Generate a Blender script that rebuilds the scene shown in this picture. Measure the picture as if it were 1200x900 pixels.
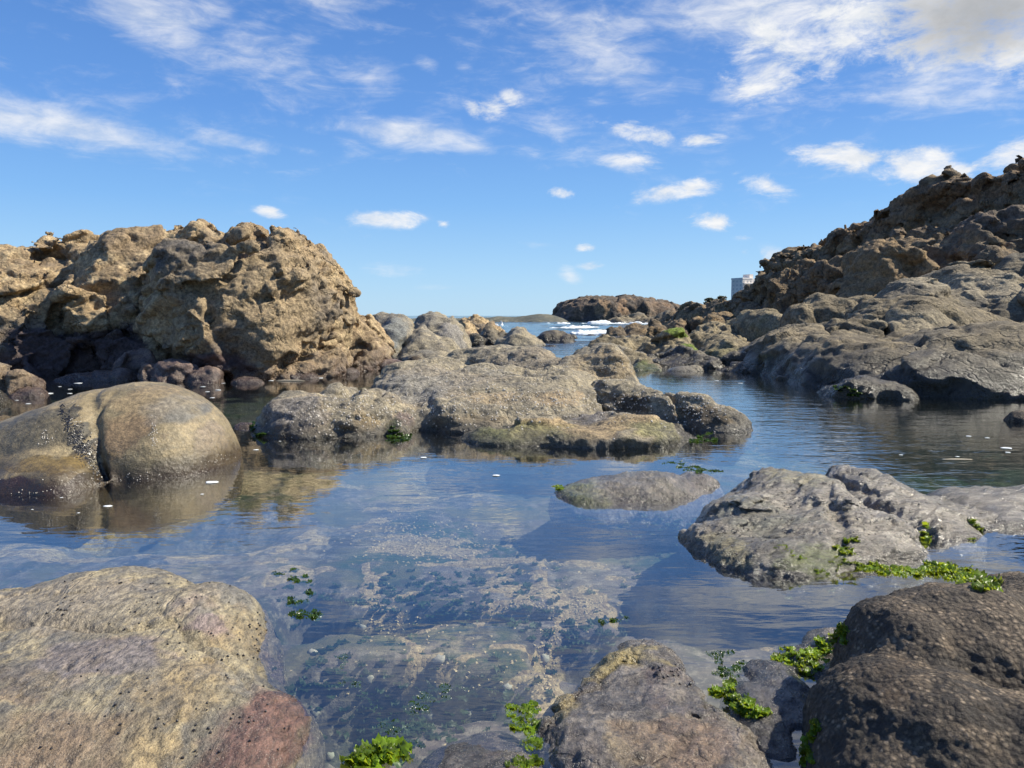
import bpy, math, random
import numpy as np
from mathutils import Vector
from mathutils.bvhtree import BVHTree

random.seed(7); RNG = np.random.default_rng(7)
for o in list(bpy.data.objects): bpy.data.objects.remove(o)
scene = bpy.context.scene
COL = scene.collection
R = math.radians

# ------------------------------------------------------------------ camera geometry
H = 0.60; F = 900.0; HOR = 370.0
PITCH = math.atan((450.0 - HOR) / F)
CP, SP = math.cos(PITCH), math.sin(PITCH)
def ray(px, py):
    u = (450.0 - py) / F
    return np.array([(px - 600.0) / F, CP + u * SP, -SP + u * CP])
def zat(py, d):                       # height seen at row py, d metres ahead
    r = ray(600, py); return H + d * r[2] / r[1]
def xat(px, py, d):
    r = ray(px, py); return d * r[0] / r[1]
def at(px, py, z=0.0):                # point of the level z seen at a pixel
    r = ray(px, py); t = (z - H) / r[2]
    return np.array([r[0] * t, r[1] * t, z])
def pt(px, py, d):
    return np.array([xat(px, py, d), d, zat(py, d)])

# ------------------------------------------------------------------ noise (numpy)
_g = np.random.default_rng(11)
_PERM = _g.permutation(256).astype(np.int32); _PERM = np.concatenate([_PERM, _PERM, _PERM])
_GRAD = _g.normal(size=(256, 3)).astype(np.float32); _GRAD /= np.linalg.norm(_GRAD, axis=1)[:, None]
_RND = _g.random((256, 3)).astype(np.float32)
def _hash(i, j, k): return _PERM[_PERM[_PERM[i & 255] + (j & 255)] + (k & 255)]
from concurrent.futures import ThreadPoolExecutor
POOL = ThreadPoolExecutor(4); CH = 40000
def par(fn, p):
    """run a pointwise function over cache sized chunks on all cores"""
    p = np.ascontiguousarray(p, dtype=np.float32)
    if len(p) <= CH: return fn(p)
    res = list(POOL.map(fn, [p[i:i + CH] for i in range(0, len(p), CH)]))
    if isinstance(res[0], tuple): return tuple(np.concatenate([r[q] for r in res]) for q in range(len(res[0])))
    return np.concatenate(res)
def _perlin(p):
    b = np.floor(p); f = p - b; b = b.astype(np.int32) & 255
    w = f * f * f * (f * (f * 6 - 15) + 10); w0 = 1 - w
    ha = _PERM[b[:, 0]], _PERM[b[:, 0] + 1]
    out = np.zeros(len(p), np.float32)
    fx, fy, fz = f[:, 0], f[:, 1], f[:, 2]
    for dx in (0, 1):
        wx = w[:, 0] if dx else w0[:, 0]
        for dy in (0, 1):
            hb = _PERM[ha[dx] + b[:, 1] + dy] + b[:, 2]
            wxy = wx * (w[:, 1] if dy else w0[:, 1])
            for dz in (0, 1):
                g = _GRAD.take(_PERM[hb + dz], axis=0)
                out += wxy * (w[:, 2] if dz else w0[:, 2]) * (g[:, 0] * (fx - dx) + g[:, 1] * (fy - dy) + g[:, 2] * (fz - dz))
    return out * np.float32(1.6)
def perlin(p): return par(_perlin, p)
def fbm(p, octaves=3, gain=0.5, ridged=False):
    s = np.zeros(len(p), np.float32); a = 1.0; q = np.asarray(p, np.float32)
    for o in range(octaves):
        n = perlin(q)
        s += a * ((1 - 2 * np.abs(n)) if ridged else n)
        q = q * 2.03 + np.float32(17.3); a *= gain
    return s
def _worley(p):
    b = np.floor(p).astype(np.int32); n = len(p)
    f1 = np.full(n, 9, np.float32); f2 = f1.copy(); cid = np.zeros(n, np.int32); dv = np.zeros((n, 3), np.float32)
    for dx in (-1, 0, 1):
        hx = _PERM[(b[:, 0] + dx) & 255]
        for dy in (-1, 0, 1):
            hy = _PERM[hx + ((b[:, 1] + dy) & 255)]
            for dz in (-1, 0, 1):
                h = _PERM[hy + ((b[:, 2] + dz) & 255)]
                v = p - (b + np.array([dx, dy, dz], np.int32)) - _RND.take(h, axis=0)
                d = v[:, 0] ** 2 + v[:, 1] ** 2 + v[:, 2] ** 2
                n1 = d < f1
                f2 = np.where(n1, f1, np.minimum(f2, d)); cid = np.where(n1, h, cid); f1 = np.where(n1, d, f1)
                dv[n1] = v[n1]
    return np.sqrt(f1), np.sqrt(f2), cid, dv
def worley(p): return par(_worley, p)
def warp(p, freq, amp, octv=2):
    q = p * np.float32(freq)
    return p + amp * np.stack([fbm(q, octv), fbm(q + 31.7, octv), fbm(q + 67.1, octv)], axis=1)
def smooth(a, b, x):
    t = np.clip((x - a) / (b - a), 0, 1); return t * t * (3 - 2 * t)

# ------------------------------------------------------------------ rock builder: smooth union of lobes, meshed on a grid
def E(px, ptop, d, wpx, ry, rz, rot=0.0, e=2.0):
    """lobe: its top seen at (px, ptop) d metres ahead, half width wpx pixels there, ry deep, rz high"""
    top = pt(px, ptop, d)
    return (np.array([top[0], d, top[2] - rz]), np.array([wpx * d / F, ry, rz]), R(rot), e)

def Z(px, ptop, z, wpx, ry, rz, rot=0.0, e=2.0):
    """the same, given the height z of the top instead of its distance"""
    r = ray(px, ptop); return E(px, ptop, r[1] * (z - H) / r[2], wpx, ry, rz, rot, e)

def soft(L, f=3.0):
    """the same lobe with gently sloping flanks: its middle sinks below the water line"""
    out = []
    for c, r, rot, e in L:
        top = c[2] + r[2]
        if top <= 0.01: out.append((c, r, rot, e)); continue
        rz = f * top; q = math.sqrt(max(.05, 1 - ((f - 1) / f) ** 2)); q0 = math.sqrt(max(.05, 1 - min(1, max(0, -c[2]) / r[2]) ** 2))
        out.append((np.array([c[0], c[1], top - rz]), np.array([r[0] * q0 / q, r[1] * q0 / q, rz]), rot, e))
    return out

def lobe_sdf(p, L):
    c, r, rot, e = L
    q = p - c.astype(np.float32)
    if rot:
        cs, sn = math.cos(rot), math.sin(rot)
        q = np.stack([q[:, 0] * cs + q[:, 1] * sn, -q[:, 0] * sn + q[:, 1] * cs, q[:, 2]], axis=1)
    a = np.abs(q) / r.astype(np.float32)
    if e == 2.0:
        k0 = np.sqrt(np.sum(a * a, axis=1))
    else:
        k0 = np.sum(a ** e, axis=1) ** (1.0 / e)
    k1 = np.sqrt(np.sum((a / r.astype(np.float32)) ** 2, axis=1)) + 1e-6
    return k0 * (k0 - 1.0) / k1 if e == 2.0 else (k0 - 1.0) * min(r)

def union(p, lobes, k):
    d = None
    for L in lobes:
        s = lobe_sdf(p, L)
        if d is None: d = s
        else:
            h = np.clip(k - np.abs(d - s), 0, None) / k
            d = np.minimum(d, s) - h * h * k * 0.25
    return d

def surface_nets(Fv, org, vox):
    s = Fv < 0
    nx, ny, nz = Fv.shape
    c = [s[i:nx-1+i, j:ny-1+j, k:nz-1+k] for i in (0,1) for j in (0,1) for k in (0,1)]
    any_ = c[0] | c[1] | c[2] | c[3] | c[4] | c[5] | c[6] | c[7]
    all_ = c[0] & c[1] & c[2] & c[3] & c[4] & c[5] & c[6] & c[7]
    act = any_ & ~all_
    I, J, K = np.nonzero(act)
    n = len(I)
    idx = np.full(act.shape, -1, np.int32); idx[I, J, K] = np.arange(n)
    cor = [(i, j, k) for i in (0,1) for j in (0,1) for k in (0,1)]
    val = {o: Fv[I + o[0], J + o[1], K + o[2]] for o in cor}
    acc = np.zeros((n, 3), np.float32); cnt = np.zeros(n, np.float32)
    for a in cor:
        for ax in range(3):
            if a[ax] == 1: continue
            b = list(a); b[ax] = 1; b = tuple(b)
            va, vb = val[a], val[b]
            m = (va < 0) != (vb < 0)
            t = np.where(m, va / np.where(m, va - vb, 1), 0)
            for q in range(3):
                acc[:, q] += np.where(m, a[q] + (t if q == ax else 0), 0)
            cnt += m
    V = acc / np.maximum(cnt, 1)[:, None] + np.stack([I, J, K], axis=1)
    V = V * vox + org
    faces = []
    for ax in range(3):
        sl0 = [slice(None)] * 3; sl1 = [slice(None)] * 3
        sl0[ax] = slice(0, -1); sl1[ax] = slice(1, None)
        A, B = s[tuple(sl0)], s[tuple(sl1)]
        ii = np.stack(np.nonzero(A != B), axis=1)
        u, v = (ax + 1) % 3, (ax + 2) % 3
        dims = np.array(Fv.shape)
        ok = (ii[:, u] > 0) & (ii[:, v] > 0) & (ii[:, u] < dims[u] - 1) & (ii[:, v] < dims[v] - 1)
        ii = ii[ok]
        ins = A[ii[:, 0], ii[:, 1], ii[:, 2]]
        def cell(du, dv):
            q = ii.copy(); q[:, u] -= du; q[:, v] -= dv
            return idx[q[:, 0], q[:, 1], q[:, 2]]
        f = np.stack([cell(1, 1), cell(0, 1), cell(0, 0), cell(1, 0)], axis=1)
        f[~ins] = f[~ins][:, ::-1]
        faces.append(f)
    return V, np.concatenate(faces)

def biggest(V, Fc):
    """drop loose crumbs: keep only the connected pieces of real size"""
    lab = np.arange(len(V))
    while True:
        m = lab[Fc].min(axis=1); new = lab.copy()
        for q in range(4): np.minimum.at(new, Fc[:, q], m)
        new = new[new]
        if (new == lab).all(): break
        lab = new
    cnt = np.bincount(lab, minlength=len(V)); keep = cnt[lab] == cnt.max()
    idx = np.cumsum(keep) - 1
    return V[keep], idx[Fc[keep[Fc].all(axis=1)]].astype(np.int32)

def vnormals(V, Fc):
    a, b, c, d = V[Fc[:, 0]], V[Fc[:, 1]], V[Fc[:, 2]], V[Fc[:, 3]]
    n = np.cross(c - a, d - b)
    N = np.zeros_like(V)
    for k in range(4):
        for q in range(3):
            N[:, q] += np.bincount(Fc[:, k], weights=n[:, q], minlength=len(V)).astype(N.dtype)
    return N / (np.linalg.norm(N, axis=1)[:, None] + 1e-12)

def mesh_from(name, V, Fc, mat, smooth_shade=True):
    me = bpy.data.meshes.new(name)
    V = np.asarray(V, np.float32); Fc = np.asarray(Fc, np.int32)
    me.vertices.add(len(V)); me.vertices.foreach_set('co', V.ravel())
    k = Fc.shape[1]
    me.loops.add(Fc.size); me.loops.foreach_set('vertex_index', Fc.ravel())
    me.polygons.add(len(Fc))
    me.polygons.foreach_set('loop_start', np.arange(0, Fc.size, k, dtype=np.int32))
    me.polygons.foreach_set('use_smooth', np.full(len(Fc), smooth_shade))
    me.update(calc_edges=True)
    me.validate()
    if mat: me.materials.append(mat)
    return me

def tag(o, label=None, cat=None, group=None, kind=None):
    if label: o['label'] = label
    if cat: o['category'] = cat
    if group: o['group'] = group
    if kind: o['kind'] = kind
    return o

def link(name, me, loc=(0, 0, 0), parent=None):
    o = bpy.data.objects.new(name, me); COL.objects.link(o); o.location = loc
    if parent: o.parent = parent
    return o

def wear(V, Fc, amt):
    A = np.zeros_like(V); cn = np.zeros(len(V), np.float32)
    for q in range(4):
        a, b = Fc[:, q], Fc[:, (q + 1) % 4]
        for ax in range(3):
            A[:, ax] += np.bincount(a, weights=V[b, ax], minlength=len(V)).astype(np.float32) + np.bincount(b, weights=V[a, ax], minlength=len(V)).astype(np.float32)
        cn += np.bincount(a, minlength=len(V)) + np.bincount(b, minlength=len(V))
    return V * (1 - amt) + amt * A / np.maximum(cn, 1)[:, None]

def rock(name, label, cat, lobes, vox, mat, k=0.1, field=None, disp=None, margin=None, zmin=-0.45,
         warp_fa=None, paint=None, group=None, kind=None, relax=0):
    """field(p, d): coarse reshaping of the distance; disp(p, n): fine displacement along the normal (metres)"""
    rad = [np.array([max(L[1][:2]), max(L[1][:2]), L[1][2]]) if L[2] else L[1] for L in lobes]
    los = np.min([L[0] - r for L, r in zip(lobes, rad)], axis=0)
    his = np.max([L[0] + r for L, r in zip(lobes, rad)], axis=0)
    mg = margin if margin is not None else 4 * vox
    lo = los - mg - k * .3 - 2 * vox; hi = his + mg + k * .3 + 2 * vox
    lo[2] = max(lo[2], zmin)
    S = 4
    nb = np.ceil((hi - lo) / (vox * S)).astype(int) + 1
    # coarse pass
    gx, gy, gz = [lo[q] + (np.arange(nb[q]) + 0.5) * S * vox for q in range(3)]
    P = np.stack(np.meshgrid(gx, gy, gz, indexing='ij'), axis=-1).reshape(-1, 3).astype(np.float32)
    dc = union(P, lobes, k)
    near = np.abs(dc) < (S * vox * 1.1 + mg) * 1.3
    def full(P):
        PW = warp(P, *warp_fa) if warp_fa else P
        d = union(PW, lobes, k)
        return field(P, d) if field is not None else d
    def sub(arr, mask, n_, step):       # refine the masked cells n_ times per axis; the others keep their value
        out = np.repeat(np.repeat(np.repeat(arr, n_, 0), n_, 1), n_, 2).astype(np.float32)
        bi = np.stack(np.nonzero(mask), axis=1)
        off = np.stack(np.meshgrid(*[np.arange(n_)] * 3, indexing='ij'), axis=-1).reshape(-1, 3)
        G = (bi[:, None, :] * n_ + off[None]).reshape(-1, 3)
        out[G[:, 0], G[:, 1], G[:, 2]] = full((lo + (G + 0.5) * step).astype(np.float32))
        return out
    Mv = sub(dc.reshape(nb), near.reshape(nb), 2, 2 * vox)
    def grow(m):
        for ax in range(3):
            q = m.copy(); sl = [slice(None)] * 3; sr = [slice(None)] * 3
            sl[ax] = slice(1, None); sr[ax] = slice(0, -1)
            q[tuple(sl)] |= m[tuple(sr)]; q[tuple(sr)] |= m[tuple(sl)]; m = q
        return m
    s_ = Mv < 0
    Fv = sub(Mv, grow(s_) & grow(~s_), 2, vox)
    lo = lo + 0.5 * vox
    # keep only a sealed boundary at the top/sides (the foot stays open under the pool bed)
    V, Fc = surface_nets(Fv, lo.astype(np.float32), np.float32(vox))
    V = V.astype(np.float32)
    V, Fc = biggest(V, Fc)
    for _ in range(relax): V = wear(V, Fc, .6)            # wear down thin spikes
    if disp is not None:
        N = vnormals(V, Fc)
        V = V + N * disp(V, N)[:, None].astype(np.float32)
        if relax: V = wear(V, Fc, .5)
    org = np.array([np.mean([L[0][0] for L in lobes]), np.mean([L[0][1] for L in lobes]), 0.0], np.float32)
    me = mesh_from(name, V - org, Fc, mat)
    T = np.zeros((len(V), 4), np.float32); T[:, 3] = 0
    T[:, :3] = 0.2
    if paint:
        vu = (V[:, 2] - H) * CP + V[:, 1] * SP; vf = V[:, 1] * CP - (V[:, 2] - H) * SP
        sxp = 600 + F * V[:, 0] / vf; syp = 450 - F * vu / vf
        for (c, rad, colr, w) in paint:
            # the spot's middle is the point of the rock that lies there
            dd = np.hypot(sxp - c[0], syp - c[1]); near_ = np.nonzero(dd < max(5.0, dd.min() + 1))[0]
            c = V[near_[np.argmin(vf[near_])]] if dd.min() < 25 else pt(*c)
            c = np.asarray(c, np.float32); rad = np.broadcast_to(np.asarray(rad, np.float32), (3,))
            q = np.sqrt(np.sum(((V - c) / rad) ** 2, axis=1))
            q += 0.35 * fbm((V / rad) * 1.7 + c * 3, 3)
            m = w * (1 - smooth(0.5, 1.15, q))
            T[:, :3] = T[:, :3] * (1 - m[:, None]) + m[:, None] * np.array(colr, np.float32) if T[:, 3].max() > 0 else np.array(colr, np.float32)
            T[:, 3] = np.maximum(T[:, 3], m)
    at_ = me.attributes.new('tint', 'FLOAT_COLOR', 'POINT'); at_.data.foreach_set('color', T.ravel())
    o = link(name, me, org)
    tag(o, label, cat, group, kind)
    return o

# ------------------------------------------------------------------ materials
class NT:
    def __init__(self, mat):
        mat.use_nodes = True
        self.t = mat.node_tree; self.t.nodes.clear(); self.L = self.t.links
    def n(self, kind, **kw):
        nd = self.t.nodes.new(kind)
        for k_, v in kw.items():
            if k_.startswith('i_'):
                key = k_[2:]
                nd.inputs[int(key) if key.isdigit() else key.replace('_', ' ')].default_value = v
            else: setattr(nd, k_, v)
        return nd
    def l(self, a, b): self.L.new(a, b)
    def val(self, x, sock):
        if hasattr(x, 'type') and hasattr(x, 'links'): self.l(x, sock)
        else: sock.default_value = x
    def math(self, op, a, b=None, c=None, clamp=False):
        nd = self.t.nodes.new('ShaderNodeMath'); nd.operation = op; nd.use_clamp = clamp
        for i, x in enumerate((a, b, c)):
            if x is not None: self.val(x, nd.inputs[i])
        return nd.outputs[0]
    def mix(self, fac, a, b, blend='MIX'):
        nd = self.t.nodes.new('ShaderNodeMix'); nd.data_type = 'RGBA'; nd.blend_type = blend
        self.val(fac, nd.inputs[0])
        for x, s in ((a, nd.inputs[6]), (b, nd.inputs[7])):
            if isinstance(x, (tuple, list)): s.default_value = (*x[:3], 1)
            else: self.l(x, s)
        return nd.outputs[2]
    def map(self, x, a, b, c=0.0, d=1.0, interp='SMOOTHSTEP'):
        nd = self.t.nodes.new('ShaderNodeMapRange'); nd.interpolation_type = interp
        self.val(x, nd.inputs[0])
        for i, v in enumerate((a, b, c, d)): self.val(v, nd.inputs[1 + i])
        return nd.outputs[0]
    def noise(self, vec, scale, detail=4, rough=0.55, dist=0.0, out='Fac', loc=None):
        nd = self.t.nodes.new('ShaderNodeTexNoise')
        nd.inputs['Scale'].default_value = scale; nd.inputs['Detail'].default_value = detail
        nd.inputs['Roughness'].default_value = rough; nd.inputs['Distortion'].default_value = dist
        self.l(vec, nd.inputs['Vector']); return nd.outputs[out]
    def voro(self, vec, scale, feature='F1', out='Distance', rnd=1.0):
        nd = self.t.nodes.new('ShaderNodeTexVoronoi'); nd.feature = feature
        nd.inputs['Scale'].default_value = scale; nd.inputs['Randomness'].default_value = rnd
        self.l(vec, nd.inputs['Vector']); return nd.outputs[out]
    def mapping(self, vec, scale=(1, 1, 1), rot=(0, 0, 0), loc=(0, 0, 0)):
        nd = self.t.nodes.new('ShaderNodeMapping')
        nd.inputs['Scale'].default_value = scale; nd.inputs['Rotation'].default_value = rot; nd.inputs['Location'].default_value = loc
        self.l(vec, nd.inputs['Vector']); return nd.outputs[0]

def rock_mat(name, base, dark, light, sc=1.0, speck=(0.02, 0.02, 0.02), speck_amt=0.5, white_amt=0.25, white=(0.55, 0.5, 0.42),
             wet=0.04, wet_w=0.06, wet_dark=0.45, wet_col=None, rough=0.85, wet_rough=0.25, bump=0.5, stretch=(1, 1, 1), rot=(0, 0, 0), bump_scale=1.0,
             stain=None, stain_sc=1.5, tint_break=0.35, fine=1.0, crack=0.0, barn=0.0, grain=1.0, coat=0.0):
    m = bpy.data.materials.new(name); T = NT(m)
    tc = T.n('ShaderNodeTexCoord'); ge = T.n('ShaderNodeNewGeometry')
    v0 = tc.outputs['Object']
    v = T.mapping(v0, stretch, rot, (random.uniform(-9, 9), random.uniform(-9, 9), random.uniform(-9, 9)))
    n1 = T.noise(v, 1.6 * sc, 5, 0.6, 0.4)
    n2 = T.noise(v, 7.0 * sc, 6, 0.65, 0.2)
    n3 = T.noise(v, 38.0 * sc * fine, 5, 0.7)
    c = T.mix(T.map(n1, 0.38, 0.6), dark, base)
    c = T.mix(T.map(n2, 0.46, 0.62), c, light)
    c = T.mix(T.math('MULTIPLY', T.map(T.noise(v, 15 * sc, 5, .68, .5), .53, .66), .6), c, dark)
    if stain: c = T.mix(T.math('MULTIPLY', T.map(T.noise(v, stain_sc, 5, 0.6, 0.6), 0.5, 0.66), 0.8), c, stain)
    # painted stains (algae, iron, sand) come from the mesh attribute, broken up by noise
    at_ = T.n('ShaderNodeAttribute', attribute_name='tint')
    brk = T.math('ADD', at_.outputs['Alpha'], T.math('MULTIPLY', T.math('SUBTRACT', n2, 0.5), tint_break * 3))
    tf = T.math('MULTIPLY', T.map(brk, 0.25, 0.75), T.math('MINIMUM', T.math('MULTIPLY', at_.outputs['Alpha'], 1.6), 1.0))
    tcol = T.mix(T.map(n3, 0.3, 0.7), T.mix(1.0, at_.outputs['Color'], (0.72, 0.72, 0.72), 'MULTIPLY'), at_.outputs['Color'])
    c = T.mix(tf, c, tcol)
    # grain
    g = T.map(T.math('ADD', T.math('MULTIPLY', n3, .6), T.math('MULTIPLY', T.noise(v, 150 * sc * fine, 3, .7), .4)), 0.385, 0.615, 1 - .60 * grain, 1 + .58 * grain, 'LINEAR')
    gc = T.n('ShaderNodeCombineColor'); [T.l(g, gc.inputs[i]) for i in range(3)]
    c = T.mix(0.9, c, T.mix(1.0, c, gc.outputs[0], 'MULTIPLY'))
    # dark mineral / lichen flecks and pale flecks
    vf = T.voro(v0, 95 * sc * fine); nf = T.noise(v0, 5 * sc, 3)
    c = T.mix(T.math('MULTIPLY', T.math('MULTIPLY', T.map(vf, 0.12, 0.34, 1, 0), T.map(nf, 0.42, 0.6)), speck_amt), c, speck)
    vw = T.voro(T.mapping(v0, (1, 1, 1), (0.3, 0.2, 0.1), (3.1, 1.7, 5.2)), 120 * sc * fine); nw = T.noise(v0, 4 * sc, 4)
    c = T.mix(T.math('MULTIPLY', T.math('MULTIPLY', T.map(vw, 0.1, 0.3, 1, 0), T.map(nw, 0.48, 0.66)), white_amt), c, white)
    if crack:
        wv = T.n('ShaderNodeVectorMath', operation='ADD'); T.l(v, wv.inputs[0]); wn_ = T.n('ShaderNodeVectorMath', operation='SCALE'); T.l(T.noise(v, 3 * sc, 4, .6, out='Color'), wn_.inputs[0]); wn_.inputs['Scale'].default_value = .45 / sc; T.l(wn_.outputs[0], wv.inputs[1])
        vc = T.voro(wv.outputs[0], 3.2 * sc, 'DISTANCE_TO_EDGE')
    if barn:                                             # a crust of barnacles: pale plates, dark gaps
        bv = T.n('ShaderNodeTexVoronoi'); bv.inputs['Scale'].default_value = barn; T.l(v0, bv.inputs['Vector'])
        bc = T.n('ShaderNodeSeparateColor'); T.l(bv.outputs['Color'], bc.inputs[0])
        bm = T.math('MULTIPLY', T.map(bv.outputs['Distance'], .12, .6, 1, 0), T.math('MULTIPLY', T.map(bc.outputs[0], .2, .75), T.map(n2, .40, .56)))
        c = T.mix(T.math('MULTIPLY', bm, .85), T.mix(.55, c, dark), T.mix(bc.outputs[1], light, white))
    # tide wetness near the water line
    sp = T.n('ShaderNodeSeparateXYZ'); T.l(ge.outputs['Position'], sp.inputs[0])
    zz = T.math('ADD', sp.outputs['Z'], T.math('MULTIPLY', T.math('SUBTRACT', T.noise(v0, 3.5 * sc, 4), 0.5), wet_w * 1.6))
    wf = T.map(zz, wet - wet_w * 0.5, wet + wet_w * 0.5, 1, 0)
    wc = T.mix(1.0, c, (wet_dark, wet_dark, wet_dark), 'MULTIPLY')
    if wet_col: wc = T.mix(0.6, wc, wet_col)
    c = T.mix(wf, c, wc)
    # relief
    b1 = T.noise(v, 26 * bump_scale, 8, 0.72)
    b2 = T.voro(v, 42 * bump_scale)
    hgt = T.math('ADD', T.math('MULTIPLY', b1, 1.0), T.math('MULTIPLY', b2, 0.3))
    if barn: hgt = T.math('SUBTRACT', hgt, T.math('MULTIPLY', bv.outputs['Distance'], 1.1))
    if crack: hgt = T.math('SUBTRACT', hgt, T.math('MULTIPLY', T.map(vc, 0.0, 0.045, 1, 0), T.math('MULTIPLY', T.map(n1, .4, .6), crack)))
    bp = T.n('ShaderNodeBump'); bp.inputs['Strength'].default_value = bump; bp.inputs['Distance'].default_value = 0.02 / bump_scale
    T.l(hgt, bp.inputs['Height'])
    fn = T.math('ADD', T.noise(v0, 110 * bump_scale, 4, .7), T.math('MULTIPLY', T.voro(v0, 170 * bump_scale), -.5))
    bp2 = T.n('ShaderNodeBump'); bp2.inputs['Strength'].default_value = min(1, bump * .8); bp2.inputs['Distance'].default_value = 0.006 / bump_scale
    T.l(fn, bp2.inputs['Height']); T.l(bp.outputs[0], bp2.inputs['Normal']); bp = bp2
    bs = T.n('ShaderNodeBsdfPrincipled')
    T.l(c, bs.inputs['Base Color'])
    rr = T.map(n2, 0.3, 0.7, rough - 0.12, min(1, rough + 0.1), 'LINEAR')
    nd = T.n('ShaderNodeMix'); T.l(wf, nd.inputs[0]); T.l(rr, nd.inputs[2])
    T.l(T.map(n3, 0.3, 0.7, wet_rough * 0.6, wet_rough * 1.5, 'LINEAR'), nd.inputs[3]); T.l(nd.outputs[0], bs.inputs['Roughness'])
    T.l(bp.outputs[0], bs.inputs['Normal'])
    if coat:                                             # a film of sea water
        T.l(T.map(n2, .4, .6, coat * .35, coat), bs.inputs['Coat Weight']); bs.inputs['Coat Roughness'].default_value = .16; bs.inputs['Coat IOR'].default_value = 1.33
        T.l(bp.outputs[0], bs.inputs['Coat Normal'])
    out = T.n('ShaderNodeOutputMaterial'); T.l(bs.outputs[0], out.inputs[0])
    return m

def plain_mat(name, colr, rough=0.6, var=0.25, sc=20, bump=0.0, trans=None, spec=0.5):
    m = bpy.data.materials.new(name); T = NT(m)
    tc = T.n('ShaderNodeTexCoord'); n = T.noise(tc.outputs['Object'], sc, 4)
    c = T.mix(T.map(n, 0.3, 0.7), tuple(x * (1 - var) for x in colr), tuple(min(1, x * (1 + var)) for x in colr))
    bs = T.n('ShaderNodeBsdfPrincipled', i_Roughness=rough); T.l(c, bs.inputs['Base Color'])
    bs.inputs['Specular IOR Level'].default_value = spec
    if bump:
        bp = T.n('ShaderNodeBump', i_Strength=bump); T.l(n, bp.inputs['Height']); T.l(bp.outputs[0], bs.inputs['Normal'])
    sh = bs.outputs[0]
    if trans:
        tr = T.n('ShaderNodeBsdfTranslucent'); tr.inputs[0].default_value = (*trans, 1)
        mx = T.n('ShaderNodeMixShader', i_0=0.45); T.l(sh, mx.inputs[1]); T.l(tr.outputs[0], mx.inputs[2]); sh = mx.outputs[0]
    out = T.n('ShaderNodeOutputMaterial'); T.l(sh, out.inputs[0])
    return m

# ------------------------------------------------------------------ displacement styles
def facets(fr, amp, crack=0.5, crack_w=0.12, wf=1.5, wa=0.35, squash=(1, 1, 1), seed=0.0, tilt=1.0):
    """angular blocks: every cell is offset and tilted as one plane, with cracks between cells"""
    sq = np.array(squash, np.float32)
    def f(p, d):
        q = warp(p * np.float32(fr) * sq + np.float32(seed), wf, wa)
        f1, f2, cid, dv = worley(q)
        r = _RND[cid][:, 0] - 0.5
        g = _GRAD[(cid * 7 + 3) & 255]
        return d - amp * r + amp * tilt * np.sum(g * dv, axis=1) + amp * crack * np.exp(-(f2 - f1) / crack_w)
    return f
def chain(*fs):
    def f(p, d):
        for q in fs: d = q(p, d)
        return d
    return f
def lumps(fr, amp, octv=3, ridged=False, squash=(1, 1, 1), seed=0.0):
    sq = np.array(squash, np.float32)
    m_ = 0.83 if ridged else 0.0
    return lambda p, d: d - amp * (fbm(p * np.float32(fr) * sq + np.float32(seed), octv, 0.5, ridged) - np.float32(m_))
def cut(point, normal, w, depth, wf=3.0, wa=0.04, rad=None):
    """a crack: groove of half width w along a warped plane"""
    c = np.array(point, np.float32); n = np.array(normal, np.float32); n = n / np.linalg.norm(n)
    def f(p, d):
        s = (p - c) @ n + wa * fbm(p * np.float32(wf), 3)
        r = (rad or 9 * w + .12)
        return d + depth * np.exp(-(s / w) ** 2) * np.exp(-(np.sum((p - c) ** 2, axis=1) / r ** 2) ** 2)
    return f
def dn(fr, amp, octv=4, ridged=False, squash=(1, 1, 1), rotz=0.0, gain=0.55):
    sq = np.array(squash, np.float32); cs, sn = math.cos(rotz), math.sin(rotz)
    def f(p, n):
        q = np.stack([p[:, 0] * cs + p[:, 1] * sn, -p[:, 0] * sn + p[:, 1] * cs, p[:, 2]], axis=1)
        return amp * (fbm(q * np.float32(fr) * sq, octv, gain, ridged) - np.float32(0.83 if ridged else 0))
    return f
def dpits(fr, amp, thr=0.35):
    def f(p, n):
        f1, f2, c, _ = worley(warp(p * np.float32(fr), 1.0, 0.3))
        return -amp * (1 - smooth(0.0, thr, f1)) * (_RND[c][:, 1] > 0.45) * smooth(-.1, .35, fbm(p * np.float32(fr * .22) + np.float32(fr), 2)) * 1.3
    return f
def dfac(fr, amp, wa=.3, crack=.4, cw=.08, squash=(1, 1, 1), dip=0.0):
    sq = np.array(squash, np.float32); cs, sn = math.cos(R(dip)), math.sin(R(dip))
    def f(p, n):
        if dip: p = np.stack([p[:, 0] * cs + p[:, 2] * sn, p[:, 1], -p[:, 0] * sn + p[:, 2] * cs], axis=1)
        f1, f2, c, dv = worley(warp(p * np.float32(fr) * sq, 1.5, wa))
        return amp * ((_RND[c][:, 0] - .5) + 1.4 * np.sum(_GRAD[(c * 7 + 3) & 255] * dv, axis=1) - crack * np.exp(-(f2 - f1) / cw))
    return f
def dbumps(fr, amp):
    def f(p, n):
        f1, f2, c, _ = worley(p * np.float32(fr)); return amp * (0.6 - f1) * (0.4 + _RND[c][:, 1])
    return f
def dsum(*fs): return lambda p, n: sum(f(p, n) for f in fs)

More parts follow.
